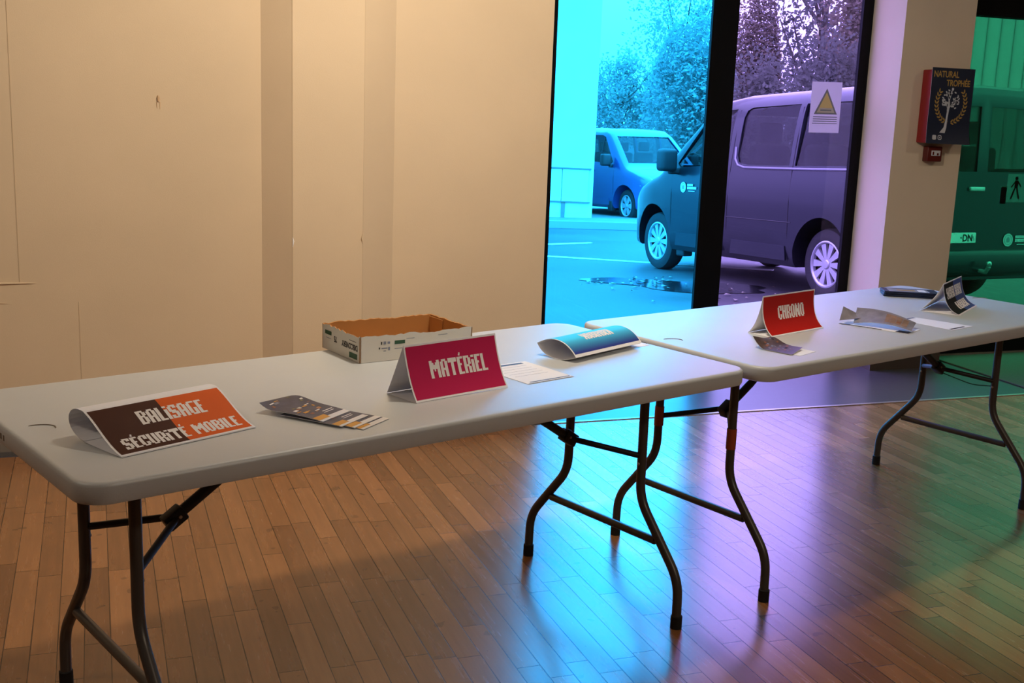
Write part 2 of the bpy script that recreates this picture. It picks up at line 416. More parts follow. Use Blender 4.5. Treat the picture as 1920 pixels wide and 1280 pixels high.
def folding_table(label, loc, rz, lx, tape):
    t = thing('folding_table', label, 'table', (loc[0], loc[1], 0), rz)
    tt = tabletop_mesh().build('tabletop', [M_plastic, M_mark], t, smooth=40); tt.location.z = TH
    cb = MB()
    vs, fs = font_mesh('IIIIIIII', 0.02); vs = [(-TL / 2 - 0.0004, 0.22 - v.x * 1.6, TH - 0.032 + v.y) for v in vs]
    for k in range(7): cb.box((-TL / 2 - 0.0006, 0.06 + k * 0.018, TH - 0.03), (-TL / 2 + 0.001, 0.066 + k * 0.018 + 0.004 * (k % 2), TH - 0.018))
    cb.build('edge_print', M_mark, t)
    zt = TH - 0.032
    # long rail under the top
    for y in (-0.23, 0.23):
        MB().box((-0.80, y - 0.012, TH - 0.05), (0.80, y + 0.012, TH - 0.031)).build('rail', M_dark, t)
    for sx, X in ((-1, -lx), (1, 0.753)):
        for sy in (-1, 1):
            path = smooth_path([(X, sy * 0.152, zt), (X, sy * 0.155, 0.335), (X, sy * 0.322, 0.140), (X, sy * 0.325, 0.012)], 0.05, 6)
            lg = MB().tube(path, 0.0135, 14).build('leg', M_steel, t, smooth=50)
            cp = MB().lathe([(0, 0), (0.0165, 0), (0.0165, 0.036), (0.0138, 0.038), (0, 0.038)], 16, 0, Matrix.Translation((X, sy * 0.325, 0))).build('foot_cap', M_rubber, lg, smooth=40)
            if tape and sx < 0:
                MB().lathe([(0.0138, 0), (0.0152, 0.001), (0.0152, 0.064), (0.0138, 0.065)], 16, 0, Matrix.Translation((X, sy * 0.1535, 0.43))).build('orange_tape', M_tape, lg, smooth=40)
            rv = MB().lathe([(0, 0.003), (0.004, 0.002), (0.005, 0)], 10, 0, Matrix.Translation((X + 0.0125 * -sx, sy * 0.1535, 0.44)) @ Matrix.Rotation(-sx * pi / 2, 4, 'Y')).build('rivet', M_strip, lg)
        MB().tube([(X, -0.225, 0.228), (X, 0.225, 0.228)], 0.0115, 12, 0).build('cross_bar', M_steel, t, smooth=50)
        MB().tube([(X, -0.23, zt + 0.004), (X, 0.23, zt + 0.004)], 0.012, 12, 0).build('hinge_bar', M_dark, t, smooth=50)
        bx = -sx * 0.145; B = Vector((X + bx, 0, 0.500)); E2 = Vector((X + bx + -sx * 0.31, 0, 0.700 - 0.0))
        for sy in (-1, 1):
            MB().tube([(X - sx * 0.004, sy * 0.152, 0.462), tuple(B + Vector((0, sy * 0.012, 0)))], 0.0085, 10).build('brace_arm', M_dark, t, smooth=50)
        br = MB().tube([tuple(B), tuple(B.lerp(E2, 0.35)), tuple(B.lerp(E2, 0.5)), tuple(E2)], [0.013, 0.013, 0.009, 0.009], 10).build('folding_brace', M_dark, t, smooth=50)
        dirv = (E2 - B).normalized(); Mx = Matrix.Translation(B) @ dirv.to_track_quat('X', 'Z').to_matrix().to_4x4()
        lk = MB(); rbox(lk, (-0.022, -0.016, -0.018), (0.028, 0.016, 0.018), 0.004, 0, Mx); lk.build('locking_sleeve', M_dark, br, smooth=40)
        if tape: MB().tube(smooth_path([tuple(B + Vector((0, -0.01, -0.015))), (X + bx * 0.45, -0.10, 0.445), (X, -0.140, 0.44)], 0.03), 0.002, 6).build('release_wire', M_dark, br)
        MB().tube([tuple(Mx @ Vector((0.012, -0.019, 0))), tuple(Mx @ Vector((0.012, 0.019, 0)))], 0.004, 8).build('pin', M_strip, br)
    return t
T1 = folding_table('grey plastic folding table nearest the camera, holding the open carton', (0.689, 2.752), radians(19.69), 0.728, False)
T2 = folding_table('grey plastic folding table by the tinted windows, orange tape on its legs', (2.462, 3.343), radians(18.54), 0.753, True)
def on_table(t, x, y, z=0.0):
    a = t.rotation_euler[2]; return (t.location.x + x * cos(a) - y * sin(a), t.location.y + x * sin(a) + y * cos(a), TH + z)

# ------------------------------------------------------------------ folded paper signs
def bez(P, n):
    P = [Vector(p) for p in P]; out = []
    for k in range(n + 1):
        t = k / n
        if len(P) == 3: out.append(P[0] * (1 - t) ** 2 + P[1] * 2 * t * (1 - t) + P[2] * t * t)
        else: out.append(P[0] * (1 - t) ** 3 + P[1] * 3 * t * (1 - t) ** 2 + P[2] * 3 * t * t * (1 - t) + P[3] * t ** 3)
    return out
def shell(mb, f, n, m, th, mi=0):
    """thin sheet from f(s,t): both faces and the rim"""
    P = [[Vector(f(i / n, j / m)) for j in range(m + 1)] for i in range(n + 1)]
    def nrm(i, j):
        a = P[min(i + 1, n)][j] - P[max(i - 1, 0)][j]; b = P[i][min(j + 1, m)] - P[i][max(j - 1, 0)]
        return a.cross(b).normalized()
    top = [P[i][j] + nrm(i, j) * th / 2 for i in range(n + 1) for j in range(m + 1)]
    bot = [P[i][j] - nrm(i, j) * th / 2 for i in range(n + 1) for j in range(m + 1)]
    w = m + 1; N = (n + 1) * w; fs = []
    for i in range(n):
        for j in range(m):
            a = i * w + j; fs.append((a, a + w, a + w + 1, a + 1)); fs.append((N + a, N + a + 1, N + a + w + 1, N + a + w))
    for j in range(m):
        fs.append((j, j + 1, N + j + 1, N + j)); a = n * w + j; fs.append((a + 1, a, N + a, N + a + 1))
    for i in range(n):
        a = i * w; fs.append((a + w, a, N + a, N + a + w)); a = i * w + m; fs.append((a, a + w, N + a + w, N + a))
    mb.add(top + bot, fs, mi)
def print_rect(mb, f, s0, t0, s1, t1, mi, off, ns=1, nt=4):
    """a printed patch lying on the sheet f(s,t), off = distance outward"""
    def pt(s, t):
        e = 0.004; p = Vector(f(s, t)); a = Vector(f(min(s + e, 1), t)) - Vector(f(max(s - e, 0), t)); b = Vector(f(s, min(t + e, 1))) - Vector(f(s, max(t - e, 0)))
        return p + a.cross(b).normalized() * off
    vs = [pt(s0 + (s1 - s0) * i / ns, t0 + (t1 - t0) * j / nt) for i in range(ns + 1) for j in range(nt + 1)]
    fs = [(i * (nt + 1) + j, (i + 1) * (nt + 1) + j, (i + 1) * (nt + 1) + j + 1, i * (nt + 1) + j + 1) for i in range(ns) for j in range(nt)]
    mb.add(vs, fs, mi)
def print_text(mb, f, txt, sc, t0, ch, wfrac, mi, off=0.0010):
    """block capitals centred at sc, baseline at t0, ch = cap height, wfrac = line width (all 0..1 of the panel)"""
    rects, w = block_text(txt)
    cy = ch / 8; cx = wfrac / w; x0 = sc - w * cx / 2
    for a, b, c, d in rects:
        print_rect(mb, f, x0 + a * cx, t0 + b * cy, x0 + c * cx, t0 + d * cy, mi, off, 1, 1)

def tent_sign(table, label, fl, fr, sect, prints, group='folded paper signs'):
    """sect: front curve (bottom to apex), back curve (apex to bottom), base curve, in (y, z); prints(mb, f, L, H)"""
    L = sqrt((fr[0] - fl[0]) ** 2 + (fr[1] - fl[1]) ** 2); a = atan2(fr[1] - fl[1], fr[0] - fl[0])
    p = on_table(table, fl[0], fl[1])
    o = thing('tent_sign', label, 'sign', p, table.rotation_euler[2] + a, group)
    front, back, base = [[Vector((0, q[0], q[1])) for q in c] for c in sect]
    def mk(curve):
        n = len(curve) - 1
        lens = [0]
        for i in range(n): lens.append(lens[-1] + (curve[i + 1] - curve[i]).length)
        T = lens[-1]
        def f(s, t):
            d = t * T
            for i in range(n):
                if d <= lens[i + 1] + 1e-9:
                    k = (d - lens[i]) / (lens[i + 1] - lens[i]); q = curve[i].lerp(curve[i + 1], k); break
            return (s * L, q.y, q.z + 0.0006)
        return f, T
    f, H = mk(front); mb = MB(); shell(mb, f, 1, 24, 0.0005); mats = [M_paper] + prints(mb, f, L, H)
    mb.build('front_panel', mats, o, recalc=False)
    for nm, c in (('back_panel', back), ('base_flap', base)):
        g, h = mk(c); mb = MB(); shell(mb, g, 1, 16, 0.0005); mb.build(nm, M_paper, o)
    return o
def q2(c): return [(v[0], v[1]) for v in c]
def sect3(w, ay, az, fc, bc, base_lift=0.0):
    """front foot at y=0, back foot at y=w, apex (ay, az); fc/bc control points of the bowed panels"""
    fr = bez([(0, 0.0015, 0), (fc[0], fc[1], 0), (ay, az, 0)], 16); bk = bez([(ay, az, 0), (bc[0], bc[1], 0), (w, 0.0015, 0)], 12)
    ba = bez([(w + 0.003, 0.0, 0), (w / 2, base_lift, 0), (-0.002, 0.0, 0)], 6)
    return q2(fr), q2(bk), q2(ba)

def pr_materiel(mb, f, L, H):
    print_rect(mb, f, 0.014, 0.035, 0.986, 0.965, 1, 0.0006, 1, 24)
    print_text(mb, f, 'MATÉRiEL', 0.54, 0.37, 0.31, 0.62, 2)
    return [M_magenta, M_ink_w]
tent_sign(T1, 'magenta folded paper sign reading MATÉRIEL in white block capitals', (-0.085, -0.224), (0.198, -0.211),
          sect3(0.116, 0.055, 0.127, (0.034, 0.042), (0.088, 0.055)), pr_materiel)
def pr_balisage(mb, f, L, H):
    print_rect(mb, f, 0.014, 0.035, 0.5, 0.965, 1, 0.0006, 1, 24)
    print_rect(mb, f, 0.5, 0.035, 0.986, 0.965, 2, 0.0006, 1, 24)
    print_text(mb, f, 'BALiSAGE', 0.545, 0.53, 0.26, 0.49, 3)
    print_text(mb, f, 'SÉCURiTÉ MOBILE', 0.51, 0.12, 0.23, 0.86, 3)
    return [M_brown, M_orange, M_ink_w]
tent_sign(T1, 'brown and orange sagging paper sign reading BALISAGE SÉCURITÉ MOBILE', (-0.795, -0.266), (-0.487, -0.211),
          (q2(bez([(0, 0.002, 0), (0.055, 0.012, 0), (0.085, 0.045, 0), (0.135, 0.064, 0)], 20)),
           q2(bez([(0.135, 0.064, 0), (0.205, 0.075, 0), (0.215, 0.010, 0), (0.135, 0.003, 0)], 18)),
           q2(bez([(0.136, 0.002, 0), (0.07, 0.0, 0), (-0.002, 0.001, 0)], 6))), pr_balisage)
def pr_chrono(mb, f, L, H):
    print_rect(mb, f, 0.014, 0.03, 0.986, 0.97, 1, 0.0006, 1, 24)
    print_text(mb, f, 'CHRONO', 0.53, 0.40, 0.32, 0.50, 2)
    return [M_red, M_ink_w]
tent_sign(T2, 'red folded paper sign reading CHRONO in white block capitals', (-0.538, -0.104), (-0.247, -0.080),
          sect3(0.092, 0.046, 0.124, (0.050, 0.030), (0.058, 0.030)), pr_chrono)
def pr_dark(mb, f, L, H):
    print_rect(mb, f, 0.014, 0.03, 0.5, 0.97, 1, 0.0006, 1, 24)
    print_rect(mb, f, 0.5, 0.03, 0.986, 0.97, 2, 0.0006, 1, 24)
    print_text(mb, f, '=##', 0.31, 0.54, 0.30, 0.40, 3)
    print_text(mb, f, '##=', 0.72, 0.54, 0.30, 0.34, 3)
    print_text(mb, f, 'H##', 0.60, 0.14, 0.26, 0.52, 3)
    return [M_pblack, M_pblue, M_ink_w]
tent_sign(T2, 'black and slate blue folded paper sign curling at the far end of the table', (0.426, -0.167), (0.698, -0.075),
          sect3(0.140, 0.068, 0.108, (0.058, 0.012), (0.085, 0.055)), pr_dark)
# the flattened blue one: two bowed panels meeting in front and back creases
def blue_sign():
    fl, fr = (0.533, -0.093), (0.846, -0.036)
    L = sqrt((fr[0] - fl[0]) ** 2 + (fr[1] - fl[1]) ** 2); a = atan2(fr[1] - fl[1], fr[0] - fl[0])
    o = thing('tent_sign', 'blue gradient folded paper sign lying collapsed by the white sheet', 'sign', on_table(T1, *fl, 0.0012), T1.rotation_euler[2] + a, 'folded paper signs')
    top = bez([(0, 0.014, 0), (0.04, 0.062, 0), (0.09, 0.062, 0), (0.138, 0.034, 0)], 20)
    bot = bez([(0.138, 0.034, 0), (0.115, -0.008, 0), (0.045, -0.008, 0), (0, 0.014, 0)], 20)
    def mk(c):
        def f(s, t):
            k = min(int(t * 20), 19); q = c[k].lerp(c[k + 1], t * 20 - k); return (s * L, q.x, q.y)
        return f
    m = bpy.data.materials.new('print_blue_fade'); m.use_nodes = True; nt = m.node_tree; b = nt.nodes['Principled BSDF']
    tc = nt.nodes.new('ShaderNodeTexCoord'); sp = nt.nodes.new('ShaderNodeSeparateXYZ'); mr = nt.nodes.new('ShaderNodeMapRange'); r = nt.nodes.new('ShaderNodeValToRGB')
    nt.links.new(tc.outputs['Object'], sp.inputs[0]); nt.links.new(sp.outputs['Y'], mr.inputs[0]); nt.links.new(mr.outputs[0], r.inputs[0]); nt.links.new(r.outputs[0], b.inputs['Base Color'])
    mr.inputs[1].default_value = 0.0; mr.inputs[2].default_value = 0.11
    e = r.color_ramp.elements; e[0].color = (*lin((44, 60, 150)), 1); e[1].color = (*lin((56, 214, 248)), 1); e[0].position = 0.08; e[1].position = 0.52
    b.inputs['Roughness'].default_value = 0.55
    f = mk(top); mb = MB(); shell(mb, f, 1, 24, 0.0006); print_rect(mb, f, 0.014, 0.05, 0.986, 0.96, 1, 0.0006, 1, 24)
    print_text(mb, f, '=##H#=', 0.52, 0.31, 0.25, 0.42, 2)
    mb.build('front_panel', [M_paper, m, M_ink_w], o, recalc=False)
    mb = MB(); shell(mb, mk(bot), 1, 20, 0.0006); mb.build('back_panel', M_paper, o)
blue_sign()

# ------------------------------------------------------------------ loose sheets
def quad_sheet(table, name, label, cat, pts, prints=None, z=0.0008, group=None, lift=None, mats=None, n=10):
    """sheet through four table points a b c d (a-b one end, d-c the other); lift(s,t) raises it"""
    o0 = on_table(table, *pts[0]); inv = []
    P = [Vector(on_table(table, *p)) - Vector(o0) for p in pts]
    def f(s, t):
        p = (P[0] * (1 - s) + P[1] * s) * (1 - t) + (P[3] * (1 - s) + P[2] * s) * t
        return (p.x, p.y, z + (lift(s, t) if lift else 0))
    mb = MB(); shell(mb, f, n, n, 0.0006)
    def up(s0, t0, s1, t1, mi, k=1): print_rect(mb, f, s0, t0, s1, t1, mi, (0.0007 if UPSIGN(f) > 0 else -0.0007) * k, 3 if k > 1 or s1 - s0 < 0.5 or t1 - t0 < 0.3 else 14, 6 if k > 1 or t1 - t0 < 0.3 else 14)
    def UPSIGN(f):
        a = Vector(f(0.6, 0.5)) - Vector(f(0.4, 0.5)); b = Vector(f(0.5, 0.6)) - Vector(f(0.5, 0.4)); return a.cross(b).z
    if prints: prints(up)
    o = mb.build(name, [M_paper] + (mats or []), None, smooth=50)
    o.location = o0
    return tag(o, label, cat, group)
def pr_sheet(up):
    up(0.04, 0.05, 0.86, 0.11, 1); up(0.10, 0.93, 0.97, 0.955, 1); up(0.02, 0.985, 0.98, 0.998, 2)
    for k in range(5): up(0.12, 0.2 + k * 0.11, 0.82, 0.206 + k * 0.11, 2)
quad_sheet(T1, 'information_sheet', 'white printed sheet with blue header beside the magenta sign', 'paper', [(0.262, -0.004), (0.425, -0.006), (0.420, -0.210), (0.262, -0.214)], pr_sheet, mats=[M_header, M_tint])
def pr_under(up):
    up(0.93, 0.2, 0.96, 0.85, 1)
quad_sheet(T1, 'paper_sheet', 'white sheet mostly hidden under the collapsed blue sign', 'paper', [(0.52, 0.03), (0.53, -0.05), (0.895, -0.022), (0.895, 0.062)], pr_under, mats=[M_tint], z=0.0004)
def pr_card(up):
    up(0.10, 0.02, 0.9, 0.07, 1); up(0.06, 0.925, 0.74, 0.965, 2)
quad_sheet(T2, 'answer_card', 'white card with dark end bars lying before the black and blue sign', 'paper', [(0.135, -0.108), (0.232, -0.104), (0.266, -0.313), (0.126, -0.320)], pr_card, mats=[M_header, M_pblack])

def leaflet_prints(kind):
    def pr(up):
        up(0.0, 0.0, 1.0, 0.93, 1)
        rnd = random.Random(kind)
        for k in range(26):
            s = rnd.uniform(0.05, 0.85); t = rnd.uniform(0.05, 0.70)
            up(s, t, min(1, s + rnd.uniform(0.04, 0.16)), t + rnd.uniform(0.01, 0.05), rnd.choice([2, 4, 4, 5, 3, 6]), 1.6)
        up(0.0, 0.84, 0.40, 0.95, 3, 1.7); up(0.40, 0.905, 1.0, 0.95, 4, 1.7); up(0.0, 0.955, 1.0, 1.0, 4, 1.7)
        up(0.55, 0.75, 0.9, 0.77, 4, 1.7); up(0.5, 0.80, 0.85, 0.815, 4, 1.7)
    return pr
M_fly = mat('leaflet_slate', (66, 66, 88), 0.45, var=0.3, vscale=40)
M_amber = mat('leaflet_amber', (214, 150, 44), 0.45)
M_rust = mat('leaflet_rust', (150, 92, 58), 0.5)
M_olive = mat('leaflet_olive', (122, 116, 84), 0.5)
FLYM = [M_fly, M_tint, M_amber, M_ink_w, M_rust, M_olive]
base = [Vector((-0.418, -0.128)), Vector((-0.336, -0.098)), Vector((-0.262, -0.222)), Vector((-0.357, -0.270))]
ud = (base[3] - base[0]).normalized(); wd = (base[1] - base[0]).normalized()
F_words = ['lowest of the four fanned leaflets before the magenta sign, only its near end showing', 'second leaflet from the bottom of the fan before the magenta sign',
           'third leaflet from the bottom of the fan, a wide white end showing', 'slate and amber leaflet on top of the fan of four, its corner curled up']
F_c = [Vector((-0.306, -0.347)), Vector((-0.318, -0.332)), Vector((-0.339, -0.314)), Vector((-0.357, -0.266))]
ud = Vector((0.40, -0.92)).normalized(); wd = Vector((0.905, 0.425)).normalized()
for i in range(4):
    lo = F_c[i]; Lf, Wf = 0.172 if i == 3 else 0.165, 0.104
    pts = [lo - ud * Lf, lo - ud * Lf + wd * Wf, lo + wd * Wf, lo]
    pts = [tuple(p) for p in pts]
    if i == 3: lf = lambda s, t: 0.0058 + 0.010 * t * (1 - t) * 4 * 0.5 + 0.016 * max(0, 1 - t * 4) ** 2 * (1 - s) + 0.012 * math.exp(-((t - 0.15) / 0.25) ** 2) * s
    else: lf = (lambda j: (lambda s, t: 0.0006 + j * 0.0018 + 0.003 * t * (1 - t)))(i)
    quad_sheet(T1, 'leaflet', F_words[i], 'leaflet', pts, leaflet_prints(i), lift=lf, group='fanned leaflets on the near table', mats=FLYM, n=14)
# leaflet and white slip in front of the red sign
M_photo = mat('leaflet_photo_brown', (84, 66, 62), 0.45, var=0.4, vscale=50)
quad_sheet(T2, 'paper_slip', 'white slip of paper poking out under the curled photo leaflet', 'paper', [(-0.690, -0.21), (-0.606, -0.20), (-0.590, -0.312), (-0.686, -0.328)], z=0.0005)
def pr_photo(up):
    up(0, 0, 1, 1, 1); rnd = random.Random(5)
    for k in range(24):
        s = rnd.uniform(0.1, 0.8); t = rnd.uniform(0.1, 0.85); up(s, t, s + rnd.uniform(0.05, 0.15), t + rnd.uniform(0.02, 0.06), rnd.choice([2, 3, 4]), 1.6)
quad_sheet(T2, 'leaflet', 'curled brown photo leaflet lying before the red sign', 'leaflet', [(-0.722, -0.178), (-0.628, -0.150), (-0.610, -0.278), (-0.702, -0.312)], pr_photo,
           lift=lambda s, t: 0.0015 + 0.034 * (1 - s) * max(0, 1 - t * 3.2) ** 1.6 + 0.020 * s * math.exp(-((t - 0.2) / 0.28) ** 2) + 0.006 * s * t, mats=[M_photo, M_tint, M_rust, M_pblack], n=14)
# open folded brochure: bottom page flat, upper page arched
br = thing('brochure', 'grey open brochure with its upper page arching up, mid table beyond the red sign', 'brochure', on_table(T2, -0.13, -0.06), T2.rotation_euler[2])
def page(name, P, z, lift, mats, prn, base=0):
    P = [Vector((p[0] + 0.13, p[1] + 0.06, 0)) for p in P]
    def f(s, t):
        p = (P[0] * (1 - s) + P[1] * s) * (1 - t) + (P[3] * (1 - s) + P[2] * s) * t; return (p.x, p.y, z + lift(s, t))
    mb = MB(); shell(mb, f, 14, 14, 0.0008, base)
    for (s0, t0, s1, t1, mi) in prn: print_rect(mb, f, s0, t0, s1, t1, mi, -0.0009, 6, 10); 
    return mb.build(name, [M_paper] + mats, br, smooth=50)
M_gphoto = mat('brochure_grey_photo', (138, 132, 142), 0.4, var=0.25, vscale=30)
M_tan = mat('brochure_tan_photo', (150, 118, 96), 0.4, var=0.3, vscale=35)
page('lower_page', [(-0.133, -0.056), (-0.02, -0.035), (0.030, -0.262), (-0.076, -0.284)], 0.001, lambda s, t: 0.0, [M_pblack, M_ink_w], [(0.0, 0.0, 0.10, 0.62, 1), (0.0, 0.82, 0.35, 1.0, 1)])
page('upper_page', [(-0.105, -0.095), (-0.035, -0.055), (0.045, -0.235), (-0.055, -0.283)], 0.004, lambda s, t: 0.004 + 0.040 * s * (1 - t * 0.75) + 0.012 * sin(pi * t) , [M_gphoto, M_tan, M_rust], [(0, 0, 1, 1, 1), (0.15, 0.52, 0.85, 0.9, 2), (0.3, 0.72, 0.45, 0.78, 3)])
page('folded_flap', [(-0.150, -0.070), (-0.100, -0.045), (-0.035, -0.075), (-0.075, -0.105)], 0.004, lambda s, t: 0.012 + 0.040 * (1 - t) * s + 0.008 * t, [M_gphoto], [], 1)
# stack of brochures at the far corner
M_pale = mat('brochure_pale_print', (150, 150, 160), 0.4, var=0.35, vscale=40)
for k in range(5):
    a = radians(-46 + (-3, 2, -1, 3, 0)[k]); mb = MB()
    rbox(mb, (-0.105, -0.052, k * 0.0042), (0.105, 0.052, k * 0.0042 + 0.0038), 0.0012, 0, Matrix.Rotation(a, 4, 'Z'), 1)
    if k == 4:
        R = Matrix.Rotation(a, 4, 'Z'); z = k * 0.0042 + 0.0040
        for (x0, y0, x1, y1, mi) in ((-0.085, -0.042, 0.07, 0.03, 1), (-0.05, -0.02, 0.02, 0.012, 2), (0.03, -0.03, 0.06, 0.02, 3)):
            mb.add([R @ Vector((x, y, z + mi * 0.0002)) for x, y in ((x0, y0), (x1, y0), (x1, y1), (x0, y1))], [(0, 1, 2, 3)], mi)
    o = mb.build('brochure', [M_navy, M_pale, M_gold, M_ink_w]); o.location = on_table(T2, 0.665, 0.197, 0.0005); o.rotation_euler[2] = T2.rotation_euler[2]
    tag(o, ('bottom', 'second lowest', 'middle', 'second highest', 'top')[k] + ' navy brochure of the small stack at the far table corner', 'brochure', 'stacked navy brochures')

# ------------------------------------------------------------------ carton with torn rim
def carton():
    a = radians(-4.5)
    o = thing('open_carton', 'white paper carton with torn rim and brown inside, reading DISCOVERY upside down', 'box', on_table(T1, 0.022, 0.194, 0.0008), T1.rotation_euler[2] + a)
    LX, LY, HB, th = 0.352, 0.226, 0.070, 0.004
    rnd = random.Random(11)
    def torn(n, big):
        out = []; h = 0
        for i in range(n + 1):
            h = 0.6 * h + rnd.uniform(-1, 1) * 0.0022 * big; out.append(HB + h)
        return out
    def panel(name, Mx, W, prints, big=1.0):
        n = 40; t = torn(n, big); mb = MB(); xs = [W * i / n for i in range(n + 1)]
        vs = [(x, 0, 0) for x in xs] + [(x, 0, h) for x, h in zip(xs, t)] + [(x, th, 0) for x in xs] + [(x, th, h - 0.001) for x, h in zip(xs, t)]
        N = n + 1
        def A(fs, mi): mb.add([Mx @ Vector(v) for v in vs], fs, mi)
        A([(i, i + 1, N + i + 1, N + i) for i in range(n)], 0)
        A([(2 * N + i + 1, 2 * N + i, 3 * N + i, 3 * N + i + 1) for i in range(n)], 1)
        A([(N + i, N + i + 1, 3 * N + i + 1, 3 * N + i) for i in range(n)] + [(i + 1, i, 2 * N + i, 2 * N + i + 1) for i in range(n)] + [(0, N, 3 * N, 2 * N), (n, 2 * N + n, 3 * N + n, N + n)], 2)
        for (x0, z0, x1, z1, mi) in prints: mb.add([Mx @ Vector(v) for v in ((x0, -0.0006, z0), (x1, -0.0006, z0), (x1, -0.0006, z1), (x0, -0.0006, z1))], [(0, 1, 2, 3)], mi)
        return mb, Mx
    MT = [M_card_out, M_card_in, M_card_in, M_green, M_txt, M_tint, M_ink_w]
    # long front panel
    pr = [(0.062, 0.045, 0.066, 0.053, 4), (0.070, 0.045, 0.078, 0.053, 5), (0.082, 0.046, 0.090, 0.052, 5), (0.056, 0.033, 0.060, 0.038, 4), (0.064, 0.033, 0.082, 0.036, 5), (0.084, 0.028, 0.090, 0.037, 5), (0.070, 0.026, 0.078, 0.028, 5),
          (0.104, 0.043, 0.136, 0.053, 3), (0.104, 0.030, 0.130, 0.032, 5), (0.140, 0.055, 0.165, 0.0565, 5), (0.24, 0.057, 0.27, 0.0585, 5)]
    mb, Mx = panel('side_panel', Matrix.Identity(4), LX, pr); mb.build('side_panel', MT, o, recalc=False)
    # short left panel, its print upside down
    Ml = Matrix.Translation((0, LY, 0)) @ Matrix.Rotation(-pi / 2, 4, 'Z')
    pr = [(0.018, 0.044, 0.058, 0.055, 3), (0.024, 0.034, 0.056, 0.0355, 5), (0.165, 0.006, 0.212, 0.021, 3), (0.165, 0.052, 0.205, 0.0535, 4)]
    mb, Mx = panel('side_panel', Ml, LY, pr, 1.2)
    for txt, size, xr, zr in (('DISCOVERY', 0.0205, 0.214, 0.044), ('75', 0.021, 0.092, 0.046)):
        vs, fs = font_mesh(txt, size, 0.0006)
        vs = [Mx @ Vector((xr - v.x * 0.86, -0.0008, zr - v.y * 1.05)) for v in vs]; mb.add(vs, fs, 4)
    mb.build('side_panel', MT, o, recalc=False)
    mb, Mx = panel('side_panel', Matrix.Translation((LX, LY, 0)) @ Matrix.Rotation(pi, 4, 'Z'), LX, [], 0.9); mb.build('side_panel', MT, o, recalc=False)
    mb, Mx = panel('side_panel', Matrix.Translation((LX, 0, 0)) @ Matrix.Rotation(pi / 2, 4, 'Z'), LY, [], 0.5); mb.build('side_panel', MT, o, recalc=False)
    MB().box((th, th, 0), (LX - th, LY - th, 0.003)).build('bottom_panel', M_card_in, o)
    MB().box((LX - th - 0.003, LY - 0.075, 0.003), (LX - th - 0.0005, LY - 0.004, HB - 0.006)).build('glue_flap', M_card_in, o)
carton()

# ------------------------------------------------------------------ things on the pillar and the glass
hb = thing('hose_box', 'red metal box on the pillar behind the navy poster', 'box', (4.345, 5.448, 1.306))
mb = MB(); rbox(mb, (0, -0.078, 0.0), (0.27, 0, 0.398), 0.006); mb.build('housing', M_boxred, hb, smooth=40)
mb = MB(); rbox(mb, (0.012, -0.082, 0.012), (0.258, -0.076, 0.386), 0.003); mb.build('front_plate', M_boxred, hb, smooth=40)
# poster hanging over it, lower edge curling away
po = thing('poster', 'navy NATURAL TROPHÉE poster with silver tree and gold wreath', 'poster', (4.338, 5.3635, 1.302))
PW, PH = 0.290, 0.414
def pf(s, t):
    curl = max(0, 0.28 - t) / 0.28
    return (s * PW, -0.001 - 0.020 * curl ** 1.7 * (0.45 + 0.55 * s) - 0.004 * sin(pi * t) * (1 - s), t * PH + 0.004 * curl * (1 - s))
mb = MB(); shell(mb, pf, 8, 24, 0.0006); print_rect(mb, pf, 0, 0, 1, 1, 1, 0.0006, 8, 24)
def ptxt(txt, size, x, z, mi, bold=0.0, xs=1.0):
    vs, fs = font_mesh(txt, size, bold); out = []
    for v in vs:
        p = Vector(pf(min(1, max(0, (x + v.x * xs) / PW)), min(1, max(0, (z + v.y) / PH)))); out.append((p.x, p.y - 0.0012, p.z))
    mb.add(out, fs, mi)
def pshape(pts, mi, lift=0.0012):
    out = []
    for x, z in pts:
        p = Vector(pf(x / PW, z / PH)); out.append((p.x, p.y - lift, p.z))
    mb.add(out, [tuple(range(len(pts)))], mi)
def leaf(x, z, ang, l, w, mi, lift=0.0012):
    pts = []
    for k in range(10):
        a = 2 * pi * k / 10; px, pz = l * cos(a), w * sin(a) * (1 - 0.25 * cos(a)); pts.append((x + px * cos(ang) - pz * sin(ang), z + px * sin(ang) + pz * cos(ang)))
    pshape(pts, mi, lift)
ptxt('NATURAL', 0.047, 0.012, 0.364, 2, 0.0012, 0.80); ptxt('TROPHÉE', 0.047, 0.102, 0.318, 2, 0.0012, 0.80)
CX, CZ = 0.146, 0.215
for sd in (-1, 1):
    for k in range(11):
        a = radians(-78 + k * 11.5); x = CX + sd * 0.098 * cos(a); z = CZ + 0.105 * sin(a) + 0.01
        for dd in (-1, 1):
            leaf(x + sd * dd * 0.008 * cos(a), z + dd * 0.008 * sin(a), (a + pi / 2 - dd * 0.6) if sd > 0 else (pi / 2 - a + dd * 0.6), 0.0115, 0.0045, 2)
pshape([(0.085, 0.062), (0.122, 0.060), (0.131, 0.088), (0.134, 0.150), (0.140, 0.215), (0.134, 0.250), (0.128, 0.250), (0.125, 0.200), (0.120, 0.130), (0.112, 0.092)], 3, 0.0015)
for (x0, z0, x1, z1, w) in ((0.13, 0.19, 0.165, 0.24, 0.004), (0.127, 0.19, 0.105, 0.245, 0.004), (0.132, 0.235, 0.148, 0.285, 0.003), (0.13, 0.235, 0.112, 0.285, 0.003), (0.15, 0.215, 0.185, 0.232, 0.003), (0.115, 0.215, 0.088, 0.238, 0.003)):
    dx, dz = x1 - x0, z1 - z0; l = sqrt(dx * dx + dz * dz); nx, nz = -dz / l * w / 2, dx / l * w / 2
    pshape([(x0 - nx, z0 - nz), (x0 + nx, z0 + nz), (x1 + nx * 0.4, z1 + nz * 0.4), (x1 - nx * 0.4, z1 - nz * 0.4)], 3, 0.0016)
rl = random.Random(3)
